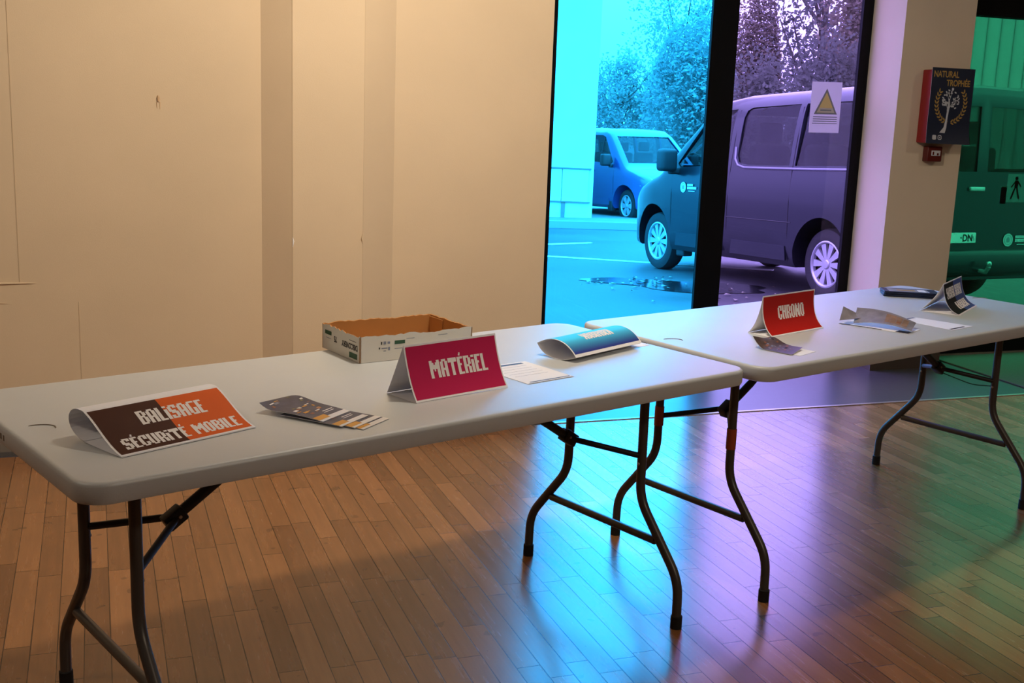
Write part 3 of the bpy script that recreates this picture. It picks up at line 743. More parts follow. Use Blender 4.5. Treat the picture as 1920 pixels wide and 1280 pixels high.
for k in range(46):
    a = rl.uniform(0, 2 * pi); r = sqrt(rl.uniform(0.05, 1)); leaf(CX - 0.006 + 0.062 * r * cos(a), CZ + 0.030 + 0.058 * r * sin(a), rl.uniform(0, pi), 0.008, 0.0042, 3, 0.0014)
def rsq(x, z, s, r, mi, lift):
    pts = []
    for cx, cz, a0 in ((x + s - r, z + s - r, 0), (x + r, z + s - r, pi / 2), (x + r, z + r, pi), (x + s - r, z + r, 1.5 * pi)):
        for k in range(4): pts.append((cx + r * cos(a0 + k * pi / 6), cz + r * sin(a0 + k * pi / 6)))
    pshape(pts, mi, lift)
rsq(0.040, 0.022, 0.026, 0.006, 3, 0.0014); ptxt('f', 0.026, 0.050, 0.026, 1, 0.001)
rsq(0.076, 0.022, 0.026, 0.008, 3, 0.0014); rsq(0.080, 0.026, 0.018, 0.006, 1, 0.0018); rsq(0.085, 0.031, 0.008, 0.004, 3, 0.0022)
mb.build('printed_sheet', [M_paper, M_navy, M_gold, M_silver], po, recalc=False)
# call point under the box
cpnt = thing('call_point', 'small dark red fire call point below the red box on the pillar', 'alarm', (4.400, 5.449, 1.203))
mb = MB(); rbox(mb, (0, -0.045, 0), (0.100, 0, 0.084), 0.006); mb.build('housing', M_darkred, cpnt, smooth=40)
mb = MB(); rbox(mb, (0.024, -0.049, 0.032), (0.084, -0.044, 0.062), 0.002, 0); 
mb.box((0.030, -0.0498, 0.038), (0.040, -0.0488, 0.056), 1); mb.box((0.060, -0.0498, 0.036), (0.072, -0.0488, 0.048), 1)
mb.build('break_glass', [M_silver, M_darkred], cpnt, smooth=40)
M_thin = mat('thin_notice_paper', (226, 222, 228), 0.8, spec=0.1)
_nt = M_thin.node_tree; _tl = _nt.nodes.new('ShaderNodeBsdfTranslucent'); _tl.inputs[0].default_value = (0.75, 0.74, 0.76, 1)
_mx = _nt.nodes.new('ShaderNodeMixShader'); _mx.inputs[0].default_value = 0.45
_nt.links.new(_nt.nodes['Principled BSDF'].outputs[0], _mx.inputs[1]); _nt.links.new(_tl.outputs[0], _mx.inputs[2]); _nt.links.new(_mx.outputs[0], _nt.nodes['Material Output'].inputs[0])
# notice taped to the purple pane
nt_ = thing('paper_notice', 'white paper notice with yellow warning triangle taped on the purple glass', 'notice', (3.840, 5.7495, 1.337), 0)
nt_.rotation_euler = (0, radians(-0.6), 0)
mb = MB(); mb.box((0, -0.0006, 0), (0.201, 0, 0.284), 0)
def npoly(pts, mi, l): mb.add([(x, -0.0006 - l * 0.0004, z) for x, z in pts], [tuple(range(len(pts)))], mi)
npoly([(0.025, 0.103), (0.180, 0.103), (0.102, 0.248)], 1, 1); npoly([(0.042, 0.112), (0.163, 0.112), (0.102, 0.226)], 2, 2); npoly([(0.042, 0.112), (0.163, 0.112), (0.148, 0.140), (0.057, 0.140)], 0, 3)
npoly([(0.066, 0.122), (0.140, 0.122), (0.140, 0.130), (0.066, 0.130)], 3, 4)
for k in range(3): npoly([(0.022, 0.086 - k * 0.012), (0.182, 0.086 - k * 0.012), (0.182, 0.091 - k * 0.012), (0.022, 0.091 - k * 0.012)], 3, 1)
npoly([(0.018, 0.050), (0.184, 0.050), (0.184, 0.0545), (0.018, 0.0545)], 1, 1)
mb.build('printed_sheet', [M_thin, M_tint, M_yellow, M_tint], nt_, recalc=False)
# walking figure sign and plain sticker on the green door
es = thing('walking_figure_sign', 'pale square sign with a walking figure on the green door', 'sign', (5.314, 5.7625, 0.950))
mb = MB(); mb.box((0, -0.0008, 0), (0.15, 0, 0.174), 0)
def spoly(pts): mb.add([(x, -0.0014, z) for x, z in pts], [tuple(range(len(pts)))], 1)
spoly([(0.068 + 0.012 * cos(k * pi / 6), 0.148 + 0.012 * sin(k * pi / 6)) for k in range(12)])
spoly([(0.056, 0.086), (0.082, 0.086), (0.084, 0.134), (0.058, 0.134)])
spoly([(0.056, 0.088), (0.068, 0.088), (0.044, 0.020), (0.030, 0.020)]); spoly([(0.070, 0.088), (0.082, 0.088), (0.106, 0.024), (0.092, 0.020)])
spoly([(0.058, 0.130), (0.060, 0.118), (0.034, 0.088), (0.028, 0.096)]); spoly([(0.084, 0.130), (0.082, 0.118), (0.104, 0.092), (0.112, 0.098)])
mb.build('printed_plate', [M_thin, M_pblack], es, recalc=False)
st = MB().box((5.268, 5.7605, 0.940), (5.314, 5.7613, 1.040), 0).box((5.268, 5.7605, 1.040), (5.312, 5.7615, 1.047), 1).build('door_sticker', [mat('sticker_blue', (60, 110, 150), 0.5), M_paper])
tag(st, 'small blue sticker beside the walking figure sign on the green door', 'sticker')
dm = MB(); rbox(dm, (4.80, 4.83, 0.0), (6.45, 5.68, 0.010), 0.004); o = dm.build('door_mat', M_mat, None, smooth=40); tag(o, 'dark fibre mat on the floor before the green door', 'mat')

# ------------------------------------------------------------------ outdoors
VZ0, VS, VV0 = -0.264, -0.04907, 9.178
def gz(v): return VZ0 + VS * (min(v, 34) - VV0)
def asphalt():
    m = bpy.data.materials.new('wet_asphalt'); m.use_nodes = True; nt = m.node_tree; b = nt.nodes['Principled BSDF']
    tc = nt.nodes.new('ShaderNodeTexCoord')
    n1 = nt.nodes.new('ShaderNodeTexNoise'); n1.inputs['Scale'].default_value = 0.7; n1.inputs['Detail'].default_value = 6; nt.links.new(tc.outputs['Object'], n1.inputs['Vector'])
    r = nt.nodes.new('ShaderNodeValToRGB'); e = r.color_ramp.elements
    e[0].position = 0.35; e[0].color = (0.020, 0.020, 0.022, 1); e[1].position = 0.68; e[1].color = (0.062, 0.062, 0.065, 1)
    nt.links.new(n1.outputs[0], r.inputs[0]); nt.links.new(r.outputs[0], b.inputs['Base Color'])
    n2 = nt.nodes.new('ShaderNodeTexNoise'); n2.inputs['Scale'].default_value = 70; nt.links.new(tc.outputs['Object'], n2.inputs['Vector'])
    bp = nt.nodes.new('ShaderNodeBump'); bp.inputs['Strength'].default_value = 0.35; bp.inputs['Distance'].default_value = 0.01; nt.links.new(n2.outputs[0], bp.inputs['Height']); nt.links.new(bp.outputs[0], b.inputs['Normal'])
    r2 = nt.nodes.new('ShaderNodeMapRange'); r2.inputs[3].default_value = 0.45; r2.inputs[4].default_value = 0.75; nt.links.new(n1.outputs[0], r2.inputs[0]); nt.links.new(r2.outputs[0], b.inputs['Roughness'])
    return m
M_asph = asphalt()
M_concrete = mat('pale_concrete', (112, 110, 106), 0.85, var=0.12, vscale=3)
M_line = mat('road_paint', (205, 205, 200), 0.7)
gm_ = MB()
us = [-30 + 6 * i for i in range(17)]; vs_ = [5.9, 9, 12, 15, 18, 21, 24, 28, 34, 60, 120]
gm_.add([(u, v, gz(v) - (0.02 if v < 6 else 0)) for v in vs_ for u in us], [(j * 17 + i, j * 17 + i + 1, (j + 1) * 17 + i + 1, (j + 1) * 17 + i) for j in range(len(vs_) - 1) for i in range(16)])
struct(gm_.build('ground', M_asph))
struct(MB().box((-8, 5.85, -0.5), (10, 5.9, 0.0)).build('wall_footing', M_concrete))
def ground_patch(name, pts, mtl, z=0.006, label=None):
    o = MB().prism([(p[0], p[1]) for p in pts], 0, 0.008).build(name, mtl)
    for v in o.data.vertices: v.co.z += gz(v.co.y) + z - 0.004
    return o
struct(ground_patch('road_marking', [(3.9, 15.0), (5.55, 14.03), (6.50, 13.00), (7.6, 11.85), (7.52, 11.76), (6.42, 12.90), (5.48, 13.92), (3.85, 14.9)], M_line))
struct(ground_patch('road_marking', [(5.2, 17.2), (6.33, 16.05), (7.15, 16.3), (7.12, 16.15), (6.33, 15.86), (5.1, 17.0)], M_line))
# footway with kerb in front of the white building
def slab(name, pts, h, mtl):
    o = MB().prism(pts, -0.3, h).build(name, mtl)
    for v in o.data.vertices: v.co.z += gz(v.co.y)
    return struct(o)
slab('footway', [(3.5, 21.9), (8.2, 20.05), (11.5, 18.2), (16, 16.0), (24, 30), (10, 30)], 0.10, M_concrete)
slab('kerb', [(3.4, 21.75), (8.13, 19.9), (11.43, 18.05), (15.9, 15.85), (16, 16.0), (11.5, 18.2), (8.2, 20.05), (3.5, 21.9)], 0.13, mat('kerb_stone', (140, 138, 132), 0.8))
# puddle with leaves
M_water = mat('puddle_water', (30, 31, 33), 0.10, spec=0.5)
pp = []
for k in range(28):
    a = 2 * pi * k / 28; rr = 1 + 0.18 * sin(3 * a + 1) + 0.12 * sin(5 * a); pp.append((5.60 + 0.70 * rr * cos(a) - 0.20 * rr * sin(a), 10.45 + 0.75 * rr * sin(a) - 0.30 * rr * cos(a)))
pw = ground_patch('puddle', pp, M_water, 0.003); tag(pw, 'shallow puddle on the asphalt beside the grey van', 'puddle')
M_leafd = mat('fallen_leaf', (140, 134, 118), 0.7)
rl = random.Random(21)
lv = MB()
for k in range(90):
    if k < 40: u = 5.3 + rl.gauss(0, 0.45); v = 10.7 + rl.gauss(0, 0.3)
    else: u = 5.9 + rl.gauss(0, 0.6); v = 8.9 + rl.gauss(0, 0.5)
    s = rl.uniform(0.02, 0.05); a = rl.uniform(0, pi); z = gz(v) + 0.012
    q = [(u + s * cos(a), v + s * sin(a), z), (u - 0.5 * s * sin(a), v + 0.5 * s * cos(a), z + 0.012), (u - s * cos(a), v - s * sin(a), z + 0.004), (u + 0.5 * s * sin(a), v - 0.5 * s * cos(a), z + 0.008)]
    lv.add(q, [(0, 1, 2, 3)])
o = lv.build('fallen_leaves', M_leafd); o['kind'] = 'stuff'; tag(o, 'pale fallen leaves scattered on the wet asphalt beside the van', 'leaves')

# white building corner with meter cabinets
bl = thing('white_building', 'tall plain white building corner beyond the cyan glass', 'building', (9.455, 21.56, gz(21.5)))
d1_ = Vector((-0.905, 0.425, 0)); d2_ = Vector((0.425, 0.905, 0))
def bp_(x, y): v = d1_ * x + d2_ * y; return (v.x, v.y)
M_bw = mat('render_white', (214, 214, 208), 0.85, var=0.04, vscale=2)
MB().prism([bp_(0, 0), bp_(16, 0), bp_(16, 7), (0.0, 6.0)], -0.3, 9.5).build('wall', M_bw, bl)
Mb = Matrix(((d1_.x, d2_.x, 0, 0), (d1_.y, d2_.y, 0, 0), (0, 0, 1, 0), (0, 0, 0, 1)))
MB().box((0.10, -0.05, 0.42), (0.62, 0.0, 1.06), 0, Mb).build('meter_cabinet', M_bw, bl)
MB().box((0.64, -0.05, 0.42), (1.9, 0.0, 1.06), 0, Mb).build('meter_cabinet', M_bw, bl)
MB().box((0.05, -0.07, 1.065), (1.9, 0.0, 1.09), 0, Mb).build('cabinet_ledge', M_concrete, bl)
MB().box((0.05, -0.06, 0.40), (1.9, 0.0, 0.418), 0, Mb).build('cabinet_ledge', M_concrete, bl)
MB().box((0.55, -0.035, 0.0), (0.63, 0.0, 0.40), 0, Mb).build('duct_cover', M_concrete, bl)

# ------------------------------------------------------------------ vans
M_tyre = mat('tyre_rubber', (26, 26, 28), 0.8)
M_hub = mat('hubcap_silver', (176, 178, 184), 0.35, metal=0.5)
M_well = mat('wheel_well', (12, 12, 13), 0.9)
M_trimp = mat('black_plastic', (30, 31, 33), 0.6)
M_lamp = mat('headlamp_clear', (190, 200, 205), 0.15, spec=0.7)
M_tail = mat('tail_lamp', (130, 22, 20), 0.25)
M_seat = mat('seat_cloth', (44, 44, 48), 0.9)
M_chrome = mat('bright_trim', (190, 190, 195), 0.3, metal=0.6)
M_glint = mat('bevel_glint', (120, 122, 132), 0.4, metal=0.5)  # sky glint on the bevel below the van windows, put into the colour
G_van = glass('van_window_glass', (0.42, 0.46, 0.46), 0.0, 1.3)
def interp(tab, x):
    if x <= tab[0][0]: return tab[0][1]
    for (a, b), (c, d) in zip(tab, tab[1:]):
        if x <= c: return b + (d - b) * (x - a) / (c - a)
    return tab[-1][1]
ZT = [(-0.97, 1.86), (-0.93, 1.93), (-0.8, 1.965), (0, 1.975), (1.6, 1.955), (2.0, 1.915), (2.2, 1.82), (2.5, 1.58), (2.8, 1.33), (2.98, 1.185), (3.08, 1.13), (3.35, 1.05), (3.6, 0.955), (3.78, 0.85), (3.9, 0.66), (3.95, 0.52)]
WX = [(-0.97, 0.915), (-0.93, 0.945), (-0.7, 0.955), (2.8, 0.955), (3.2, 0.94), (3.5, 0.89), (3.7, 0.81), (3.85, 0.70), (3.95, 0.58)]
def lean(z): return 1 - 0.155 * max(0, (z - 0.95)) ** 1.25 - 0.05 * max(0, 0.5 - z)
FS = [0.0, 0.0, 0.03, 0.10, 0.2, 0.3, 0.4, 0.5, 0.6, 0.7, 0.78, 0.85, 0.90, 0.94, 0.97, 0.99, 1.0, 1.0, 1.0]
RF = [0.0, 0.955, 0.985, 1, 1, 1, 1, 1, 1, 1, 1, 0.997, 0.988, 0.965, 0.925, 0.87, 0.79, 0.45, 0.0]
def side_y(x, z):
    zt, zb = interp(ZT, x), 0.27; f = (z - zb) / (zt - zb)
    return interp(WX, x) * lean(z) * interp(list(zip(FS[2:17], RF[2:17])), f)
def loft(dz=0.0, dw=0.0, zb=0.27, x0=-0.97, x1=3.95):
    xs = [x for x in [-0.97, -0.955, -0.93, -0.87, -0.8, -0.5, -0.2, 0.1, 0.4, 0.8, 1.2, 1.6, 1.8, 2.0, 2.1, 2.2, 2.35, 2.5, 2.65, 2.8, 2.9, 2.98, 3.03, 3.08, 3.2, 3.35, 3.5, 3.6, 3.7, 3.78, 3.84, 3.9, 3.93, 3.95] if x0 <= x <= x1]
    half = len(FS); vs = []; fs = []
    for x in xs:
        zt = interp(ZT, x) - dz; w = interp(WX, x) - dw; pts = []
        for f, r in zip(FS, RF):
            z = zb + f * (zt - zb) + (0.012 if r == 0 and f == 1 else 0); pts.append((w * lean(z) * r, z))
        ringp = [(x, y, z) for y, z in pts] + [(x, -y, z) for y, z in reversed(pts[1:-1])]
        vs += ringp
    n = 2 * half - 2
    for i in range(len(xs) - 1):
        for k in range(n): fs.append((i * n + k, i * n + (k + 1) % n, (i + 1) * n + (k + 1) % n, (i + 1) * n + k))
    fs.append(tuple(range(n))); fs.append(tuple((len(xs) - 1) * n + k for k in range(n)))
    return MB().add(vs, fs)
SIDE_WIN = [
    [(1.62, 1.24), (2.55, 1.20), (2.60, 1.24), (2.20, 1.66), (2.08, 1.76), (1.95, 1.80), (1.62, 1.81)],
    [(0.56, 1.24), (1.34, 1.24), (1.42, 1.27), (1.46, 1.34), (1.46, 1.72), (1.43, 1.79), (1.36, 1.82), (0.56, 1.83)],
    [(-0.66, 1.28), (-0.60, 1.25), (0.47, 1.24), (0.47, 1.83), (-0.60, 1.83), (-0.70, 1.78)],
]
def cut_body(name):
    outer = loft().build(name + '_o', M_well); inner = loft(0.05, 0.05, 0.80, -0.93, 3.03).build('i', M_well)
    cutters = [inner]
    for poly in SIDE_WIN:
        for sy in (-1, 1):
            M4 = Matrix(((1, 0, 0, 0), (0, 0, 1, 0), (0, 1, 0, 0), (0, 0, 0, 1)))
            cutters.append(MB().prism(poly, 0.60 * sy, 1.2 * sy, 0, M4).build('c', M_well))
    Mx = Matrix(((0, 0, 1, 0), (1, 0, 0, 0), (0, 1, 0, 0), (0, 0, 0, 1)))
    cutters.append(MB().prism([(-0.74, 1.22), (0.74, 1.22), (0.64, 1.78), (-0.64, 1.78)], 2.05, 3.4, 0, Mx).build('c', M_well))
    for sy in (-1, 1):
        cutters.append(MB().prism([(0.06 * sy, 1.22), (0.72 * sy, 1.22), (0.66 * sy, 1.76), (0.06 * sy, 1.78)], -1.2, -0.80, 0, Mx).build('c', M_well))
    for wx in (0, 3.098):
        for sy in (-1, 1):
            M4 = Matrix.Translation((wx, 0.62 * sy, 0.36)) @ Matrix.Rotation(-sy * pi / 2, 4, 'X')
            cutters.append(MB().lathe([(0, 0), (0.41, 0), (0.41, 0.6), (0, 0.6)], 40, 0, M4).build('c', M_well))
    for c in cutters:
        md = outer.modifiers.new('b', 'BOOLEAN'); md.operation = 'DIFFERENCE'; md.solver = 'EXACT'; md.object = c
    bpy.context.view_layer.update()
    dg = bpy.context.evaluated_depsgraph_get()
    me = bpy.data.meshes.new_from_object(outer.evaluated_get(dg), depsgraph=dg)
    for c in cutters + [outer]: bpy.data.objects.remove(c)
    return me
BODY = cut_body('van_body')
for p in BODY.polygons: p.use_smooth = True
BODY.set_sharp_from_angle(angle=radians(32))
def wheel_parts(root, wx, sy, n_sp):
    Mw = Matrix.Translation((wx, 0.66 * sy, 0.335)) @ Matrix.Rotation(-sy * pi / 2, 4, 'X')
    ty = MB().lathe([(0.20, 0.02), (0.27, 0.0), (0.315, 0.015), (0.335, 0.05), (0.335, 0.16), (0.322, 0.195), (0.27, 0.215), (0.222, 0.205), (0.215, 0.17), (0.20, 0.16)], 48, 0, Mw).build('wheel', M_tyre, root, smooth=40)
    hb_ = MB(); hb_.lathe([(0.0, 0.150), (0.21, 0.150)], 40, 1, Mw); hb_.lathe([(0.218, 0.19), (0.222, 0.207), (0.208, 0.210), (0.196, 0.198), (0.19, 0.17)], 48, 0, Mw)
    hb_.lathe([(0.045, 0.17), (0.045, 0.198), (0.035, 0.206), (0.0, 0.208)], 20, 0, Mw)
    for k in range(n_sp):
        a = 2 * pi * k / n_sp; Mk = Mw @ Matrix.Rotation(a, 4, 'Z')
        w0, w1_ = (0.016, 0.036) if n_sp > 8 else (0.030, 0.060)
        hb_.prism([(0.035, -w0), (0.205, -w1_), (0.205, w1_), (0.035, w0)], 0.17, 0.194, 0, Mk)
    hb_.build('hubcap', [M_hub, M_well], ty, smooth=30)
def van(name, label, loc, heading, pitch, paint, n_sp, seats=True):
    root = thing(name, label, 'van', loc); root.rotation_euler = (0, pitch, heading); root.rotation_mode = 'XYZ'
    me = BODY.copy(); me.materials.clear(); me.materials.append(paint)
    for p in me.polygons: p.material_index = 0
    b = bpy.data.objects.new('body', me); C.objects.link(b); b.parent = root
    for sy in (-1, 1):
        for wx in (0, 3.098): wheel_parts(root, wx, sy, n_sp)
        for i, poly in enumerate(SIDE_WIN):
            mb = MB(); n = len(poly)
            o1 = [(x, sy * (side_y(x, z) - 0.012), z) for x, z in poly]; o2 = [(x, sy * (side_y(x, z) - 0.018), z) for x, z in poly]
            mb.add(o1 + o2, [tuple(range(n)), tuple(range(2 * n - 1, n - 1, -1))] + [(k, (k + 1) % n, n + (k + 1) % n, n + k) for k in range(n)])
            wp = mb.build('side_window', G_van, root)
            if i == 0: MB().tube([(2.03, sy * (side_y(2.03, 1.22) - 0.008), 1.22), (2.03, sy * (side_y(2.03, 1.78) - 0.008), 1.78)], 0.014, 8).build('window_divider', M_trimp, wp)
        # pale tube added for the sky glint on the bevel below the windows
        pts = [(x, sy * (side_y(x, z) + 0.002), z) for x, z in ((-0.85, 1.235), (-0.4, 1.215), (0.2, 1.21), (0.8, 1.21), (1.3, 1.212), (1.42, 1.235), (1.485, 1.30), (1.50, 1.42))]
        MB().tube(pts, 0.014, 8).build('bevel_glint_line', M_glint, root, smooth=50)
        # lower side moulding, door shut lines, handle, fuel of trim
        md = MB()
        for x0, x1 in ((0.50, 1.45), (1.62, 2.55)):
            md.prism([(x0, 0.33), (x1, 0.33), (x1 - 0.02, 0.47), (x0 + 0.02, 0.47)], sy * 0.945, sy * 0.962, 0, Matrix(((1, 0, 0, 0), (0, 0, 1, 0), (0, 1, 0, 0), (0, 0, 0, 1))))
        md.build('side_moulding', paint, root)
        for x in (1.55, 0.50, 2.68):
            MB().tube([(x, sy * (side_y(x, z) + 0.001), z) for z in ((0.32, 0.6, 0.9, 1.2) if x > 2.6 else (0.32, 0.6, 0.9, 1.2, 1.5, 1.8))], 0.004, 6).build('shut_line', M_trimp, root)
        MB().tube([(x, sy * (side_y(x, 0.70) + 0.001), 0.70) for x in (0.45, 0.8, 1.2, 1.55)], 0.005, 6).build('body_crease', M_trimp, root)
        hd = MB(); rbox(hd, (1.66, sy * 0.955 - 0.018, 1.03), (1.84, sy * 0.955 + 0.018, 1.065), 0.012); hd.build('door_handle', paint, root, smooth=40)
        mr = MB(); rbox(mr, (2.50, sy * 1.09 - 0.11, 1.15), (2.66, sy * 1.09 + 0.10, 1.40), 0.045, 0, None, 4); rbox(mr, (2.55, sy * 0.95 - 0.06, 1.12), (2.63, sy * 0.99 + 0.06, 1.19), 0.02)
        mr.build('wing_mirror', M_trimp, root, smooth=50)
        hl = MB(); pts = [(3.42, 0.905, 0.80), (3.62, 0.845, 0.76), (3.80, 0.715, 0.74), (3.79, 0.60, 0.86), (3.60, 0.66, 0.955), (3.45, 0.84, 0.93)]
        pts = [(x, sy * y, z) for x, y, z in pts]; q = [(x - 0.08, y * 0.9, z) for x, y, z in pts]; n = len(pts)
        hl.add(pts + q, [tuple(range(n)), tuple(range(2 * n - 1, n - 1, -1))] + [(k, (k + 1) % n, n + (k + 1) % n, n + k) for k in range(n)]); hl.build('headlamp', M_lamp, root)
        tl = MB(); rbox(tl, (-0.985, sy * 0.86 - 0.05, 0.78), (-0.86, sy * 0.86 + 0.07, 1.26), 0.03); tl.build('tail_lamp', M_tail, root, smooth=40)
        fl = MB(); rbox(fl, (3.098 - 0.62, sy * 0.86 - 0.10, 0.20), (3.098 - 0.46, sy * 0.86 + 0.03, 0.42), 0.02); fl.build('mud_flap', M_trimp, root, smooth=40)
        if True:
            mb = MB(); o1 = [(-0.958, sy * y, z) for y, z in ((0.06, 1.22), (0.72, 1.22), (0.66, 1.76), (0.06, 1.78))]; o2 = [(x + 0.006, y, z) for x, y, z in o1]
            mb.add(o1 + o2, [(0, 1, 2, 3), (7, 6, 5, 4), (0, 1, 5, 4), (1, 2, 6, 5), (2, 3, 7, 6), (3, 0, 4, 7)]); mb.build('rear_window', G_van, root)
    # windscreen
    def wf(s, t):
        x = 2.25 + 0.70 * (1 - t); hw = 0.74 - 0.10 * t; y = (s * 2 - 1) * hw; return (x - 0.03 * (2 * s - 1) ** 2 * 0, y, interp(ZT, x) - 0.012 - 0.02 * (2 * s - 1) ** 2)
    mb = MB(); shell(mb, wf, 10, 6, 0.006); mb.build('windscreen', G_van, root, smooth=60)
    # seats
    if seats:
        for sx, ys in ((1.55, (-0.45, 0.45)), (0.55, (-0.5, 0.0, 0.5)), (-0.35, (-0.5, 0.0, 0.5))):
            for y in ys:
                st_ = MB(); rbox(st_, (sx, y - 0.23, 0.78), (sx + 0.5, y + 0.23, 0.98), 0.06); rbox(st_, (sx - 0.08, y - 0.23, 0.85), (sx + 0.08, y + 0.23, 1.45), 0.06); rbox(st_, (sx - 0.06, y - 0.13, 1.47), (sx + 0.05, y + 0.13, 1.68), 0.04)
                st_.build('seat', M_seat, root, smooth=50)
    # front and rear bumpers, plate, tow ball, grille
    bm_ = MB(); rbox(bm_, (-1.03, -0.90, 0.30), (-0.85, 0.90, 0.54), 0.05, 0, None, 3); bm_.build('rear_bumper', paint, root, smooth=50)
    tb = MB(); tb.tube([(-0.95, 0, 0.36), (-1.10, 0, 0.35), (-1.13, 0, 0.40)], 0.02, 10); tb.lathe([(0, 0.05), (0.018, 0.045), (0.027, 0.025), (0.018, 0.004), (0.0, 0.0)], 14, 0, Matrix.Translation((-1.13, 0, 0.40))); tb.build('tow_ball', M_chrome, root, smooth=60)
    return root, b
paintA = mat('paint_slate_grey', (39, 43, 51), 0.32, metal=0.65, spec=0.4, coat=0.3)
paintB = mat('paint_blue', (36, 64, 116), 0.3, metal=0.15, spec=0.5, coat=0.6)
vanA, bodyA = van('minibus_van', 'slate grey minibus van parked outside the purple window', (7.28, 9.178, -0.264), 1.633, 0.049, paintA, 10)
# registration plate, round emblem and lettering on the near van
pl_ = MB(); pl_.box((-0.985, 0.03, 0.60), (-0.972, 0.36, 0.69), 0)
vs, fs = font_mesh('DN', 0.085, 0.002); pl_.add([(-0.987, 0.185 - v.x * 0.9, 0.616 + v.y) for v in vs], fs, 1)
pl_.box((-0.9875, 0.192, 0.640), (-0.985, 0.206, 0.650), 1)
for k in range(2): pl_.box((-0.9872, 0.045 + k * 0.012, 0.62 + 0.02 * k), (-0.985, 0.055 + k * 0.010, 0.64 + 0.02 * k), 2)
pl_.build('registration_plate', [M_paper, M_pblack, M_tint], vanA, recalc=False)
def emblem(M4, k):
    e = MB(); e.lathe([(0, 0.001), (0.058, 0.001), (0.058, 0.002), (0, 0.002)], 28, 0, M4); e.lathe([(0.040, 0.0025), (0.046, 0.0025)], 28, 1, M4)
    e.prism([(-0.02, -0.02), (0.02, -0.02), (0.02, 0.012), (0.0, 0.028), (-0.02, 0.012)], 0.002, 0.003, 1, M4)
    for j, (x0, x1, z) in enumerate(((0.085, 0.20, 0.016), (0.085, 0.27, -0.018), (0.11, 0.24, -0.044))):
        e.box((x0, z, 0.001), (x1, z + (0.022, 0.026, 0.008)[j], 0.002), 0, M4)
        if j < 2:
            for q in range(4): e.box((x0 + 0.02 + q * (x1 - x0) / 5, z + 0.004, 0.0021), (x0 + 0.027 + q * (x1 - x0) / 5, z + 0.018, 0.0026), 1, M4)
    e.build('door_emblem', [M_silver, M_tint], vanA, recalc=False)
emblem(Matrix.Translation((2.42, 0.958, 0.98)) @ Matrix(((-1, 0, 0, 0), (0, 0, 1, 0), (0, 1, 0, 0), (0, 0, 0, 1))), 0)
emblem(Matrix.Translation((-0.975, -0.36, 0.60 + 0.02)) @ Matrix(((0, 0, -1, 0), (-1, 0, 0, 0), (0, 1, 0, 0), (0, 0, 0, 1))), 0)
hg = MB(); rbox(hg, (-0.995, -0.03, 1.05), (-0.965, 0.14, 1.09), 0.01); hg.build('rear_handle', M_chrome, vanA, smooth=40)
gl2 = (10.41, 21.97)
hB = radians(-81 - 4); fw = Vector((cos(hB), sin(hB))); lf = Vector((-fw.y, fw.x))
oB = Vector(gl2) - fw * 3.098 + lf * 0.87
vanB, bodyB = van('panel_van', 'blue van parked far off beside the white building', (oB.x, oB.y, gz(oB.y)), hB, -0.049, paintB, 6)

# ------------------------------------------------------------------ trees
M_bark = mat('bark_grey', (84, 76, 66), 0.9)
def leaf_mat(name, rgb):
    m = mat(name, rgb, 0.75, spec=0.2, var=0.35, vscale=0.9); nt = m.node_tree; b = nt.nodes['Principled BSDF']
    tl = nt.nodes.new('ShaderNodeBsdfTranslucent'); tl.inputs[0].default_value = (*lin(rgb), 1); mx = nt.nodes.new('ShaderNodeMixShader'); mx.inputs[0].default_value = 0.5
    nt.links.new(b.outputs[0], mx.inputs[1]); nt.links.new(tl.outputs[0], mx.inputs[2]); nt.links.new(mx.outputs[0], nt.nodes['Material Output'].inputs[0])
    return m
L_dark = leaf_mat('leaf_dark', (140, 154, 150)); L_mid = leaf_mat('leaf_mid', (140, 152, 146)); L_shade = leaf_mat('leaf_shade', (98, 100, 94)); L_brown = leaf_mat('leaf_russet', (120, 110, 96)); L_light = leaf_mat('leaf_pale', (122, 130, 98))
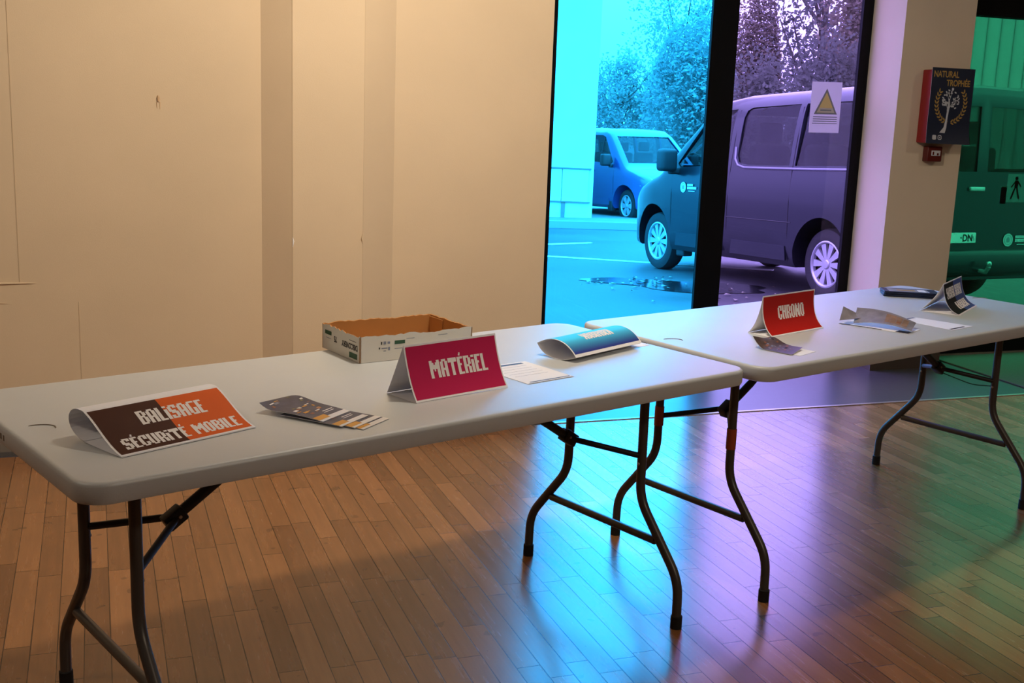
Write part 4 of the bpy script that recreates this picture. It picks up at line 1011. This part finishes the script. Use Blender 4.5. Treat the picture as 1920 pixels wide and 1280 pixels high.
def tree(name, label, px_u, px_v, h, rx, dens, size, mtl, seed, kind='round', trunk=True, crown0=0.12):
    rnd = random.Random(seed); zg = gz(px_v)
    t = thing(name, label, 'tree', (px_u, px_v, zg), rnd.uniform(0, 6.28), 'trees beyond the car park')
    if trunk:
        tr = MB(); tr.tube([(0, 0, -0.2), (0.05, 0, h * 0.3), (0, 0.06, h * 0.62)], [0.028 * h, 0.02 * h, 0.008 * h], 10)
        for k in range(9):
            a = rnd.uniform(0, 6.28); z0 = h * rnd.uniform(0.2, 0.6); l = rx * rnd.uniform(0.5, 0.85)
            tr.tube([(0, 0, z0), (l * 0.5 * cos(a), l * 0.5 * sin(a), z0 + h * 0.12), (l * cos(a), l * sin(a), min(h * 0.93, z0 + h * 0.30))], [0.009 * h, 0.006 * h, 0.002 * h], 6)
        tr.build('trunk', M_bark, t, smooth=60)
    mb = MB(); clumps = []
    for k in range(int(40 if kind != 'airy' else 46)):
        while True:
            x, y, z = rnd.uniform(-1, 1), rnd.uniform(-1, 1), rnd.uniform(-1, 1)
            d = x * x + y * y + z * z
            if d <= 1 and (kind == 'airy' or d > 0.10): break
        if kind == 'dome': w = sqrt(max(0.05, 1 - ((z + 1) / 2) ** 2.2)); x *= w; y *= w
        clumps.append((x, y, z))
    zc, hz = h * (crown0 + 1) / 2, h * (1 - crown0) / 2
    for k in range(dens):
        c = rnd.choice(clumps); sg = 0.17 if kind == 'airy' else 0.26
        x = c[0] + rnd.gauss(0, sg); y = c[1] + rnd.gauss(0, sg); z = c[2] + rnd.gauss(0, sg)
        if kind == 'dome':
            zz = min(1, max(-1, z)); w = sqrt(max(0.0, 1 - ((zz + 1) / 2) ** 2.2)); r = sqrt(x * x + y * y)
            if r > w and r > 0: x *= w / r * rnd.uniform(0.85, 1.03); y *= w / r * rnd.uniform(0.85, 1.03)
            z = zz
        P = Vector((x * rx * 0.86, y * rx * 0.86, zc + z * hz * 0.92)); s = size * rnd.uniform(0.6, 1.3)
        a = Vector((rnd.gauss(0, 1), rnd.gauss(0, 1), rnd.gauss(0, 1))).normalized(); b = a.orthogonal().normalized()
        mb.add([P + a * s, P + b * s * 0.55, P - a * s, P - b * s * 0.55], [(0, 1, 2, 3)])
    mb.build('foliage', mtl, t, recalc=False)
    return t
def at(px, d):
    """ground point at distance d under image column px (measured along the horizon)"""
    a = math.atan((px - 977) * 0.98 / 2171) + radians(20); return (d * sin(a), d * cos(a))
tree('round_tree', 'dense dark rounded tree behind the cab of the grey van', *at(1295, 48), 6.9, 2.5, 15000, 0.10, L_dark, 1, 'dome', False, 0.0)
tree('round_tree', 'dense pointed tree just right of the black window post', *at(1405, 52), 9.0, 1.6, 11000, 0.10, L_brown, 2, 'dome', False, 0.0)
tree('leafy_tree', 'pale loose tree showing sky between leaves above the blue van', *at(1268, 66), 11.6, 2.9, 4200, 0.11, L_mid, 3, 'airy')
tree('leafy_tree', 'low pale tree beside the edge of the white building', *at(1160, 58), 5.6, 1.9, 5200, 0.10, L_mid, 4, 'airy')
tree('leafy_tree', 'thin leafed tree against bright sky above the van roof', *at(1530, 57), 13.0, 2.8, 3600, 0.13, L_shade, 5, 'airy')
tree('leafy_tree', 'tall dense tree by the right edge of the purple window', *at(1618, 50), 12.0, 1.9, 9000, 0.11, L_brown, 6, 'round')
tree('bushy_tree', 'low bushy tree right behind the roof of the grey van', *at(1550, 41), 5.0, 1.5, 11000, 0.08, L_shade, 7, 'round', True, 0.0)
tree('bushy_tree', 'small bushy tree between the van roof and the black window post', *at(1420, 38), 4.4, 1.0, 8000, 0.08, L_shade, 8, 'round', True, 0.0)
gb = thing('grey_building', 'tall grey clad building seen through the green door above the van', 'building', (23.6, 28.5, gz(28.5)))
MB().prism([(0, 0), (26, 0), (26, 9), (9.5, 9)], -0.5, 15.0).build('wall', mat('cladding_grey', (150, 150, 148), 0.8, var=0.10, vscale=0.8), gb)
cl = MB()
for k in range(52): cl.box((0.25 + k * 0.5, -0.03, -0.3), (0.30 + k * 0.5, 0.0, 15.0))
cl.build('cladding_ribs', mat('cladding_rib', (128, 128, 126), 0.8), gb)
for wx, wz in ((3.6, 2.5), (8.5, 2.5)):
    wf_ = MB().box((wx, -0.05, wz), (wx + 1.6, 0.02, wz + 1.3)).build('window', M_trimp, gb); MB().box((wx + 0.08, -0.07, wz + 0.08), (wx + 1.52, -0.045, wz + 1.22)).build('window_glass', mat('dark_window', (40, 44, 48), 0.1), wf_)
hd_ = MB(); rnd = random.Random(77)
for k in range(9000):
    px = rnd.uniform(1080, 2050); u, v = at(px, 78 + rnd.uniform(-1, 1)); z = gz(78) + rnd.uniform(0, 1) ** 0.8 * 3.8 + 0.5 * sin(px / 23)
    P = Vector((u, v, z)); s = 0.22 * rnd.uniform(0.6, 1.3); a = Vector((rnd.gauss(0, 1), rnd.gauss(0, 1), rnd.gauss(0, 1))).normalized(); b = a.orthogonal().normalized()
    hd_.add([P + a * s, P + b * s * 0.55, P - a * s, P - b * s * 0.55], [(0, 1, 2, 3)])
o = hd_.build('hedge_foliage', L_dark, recalc=False); o['kind'] = 'stuff'; tag(o, 'long dark hedge far beyond the car park', 'hedge')
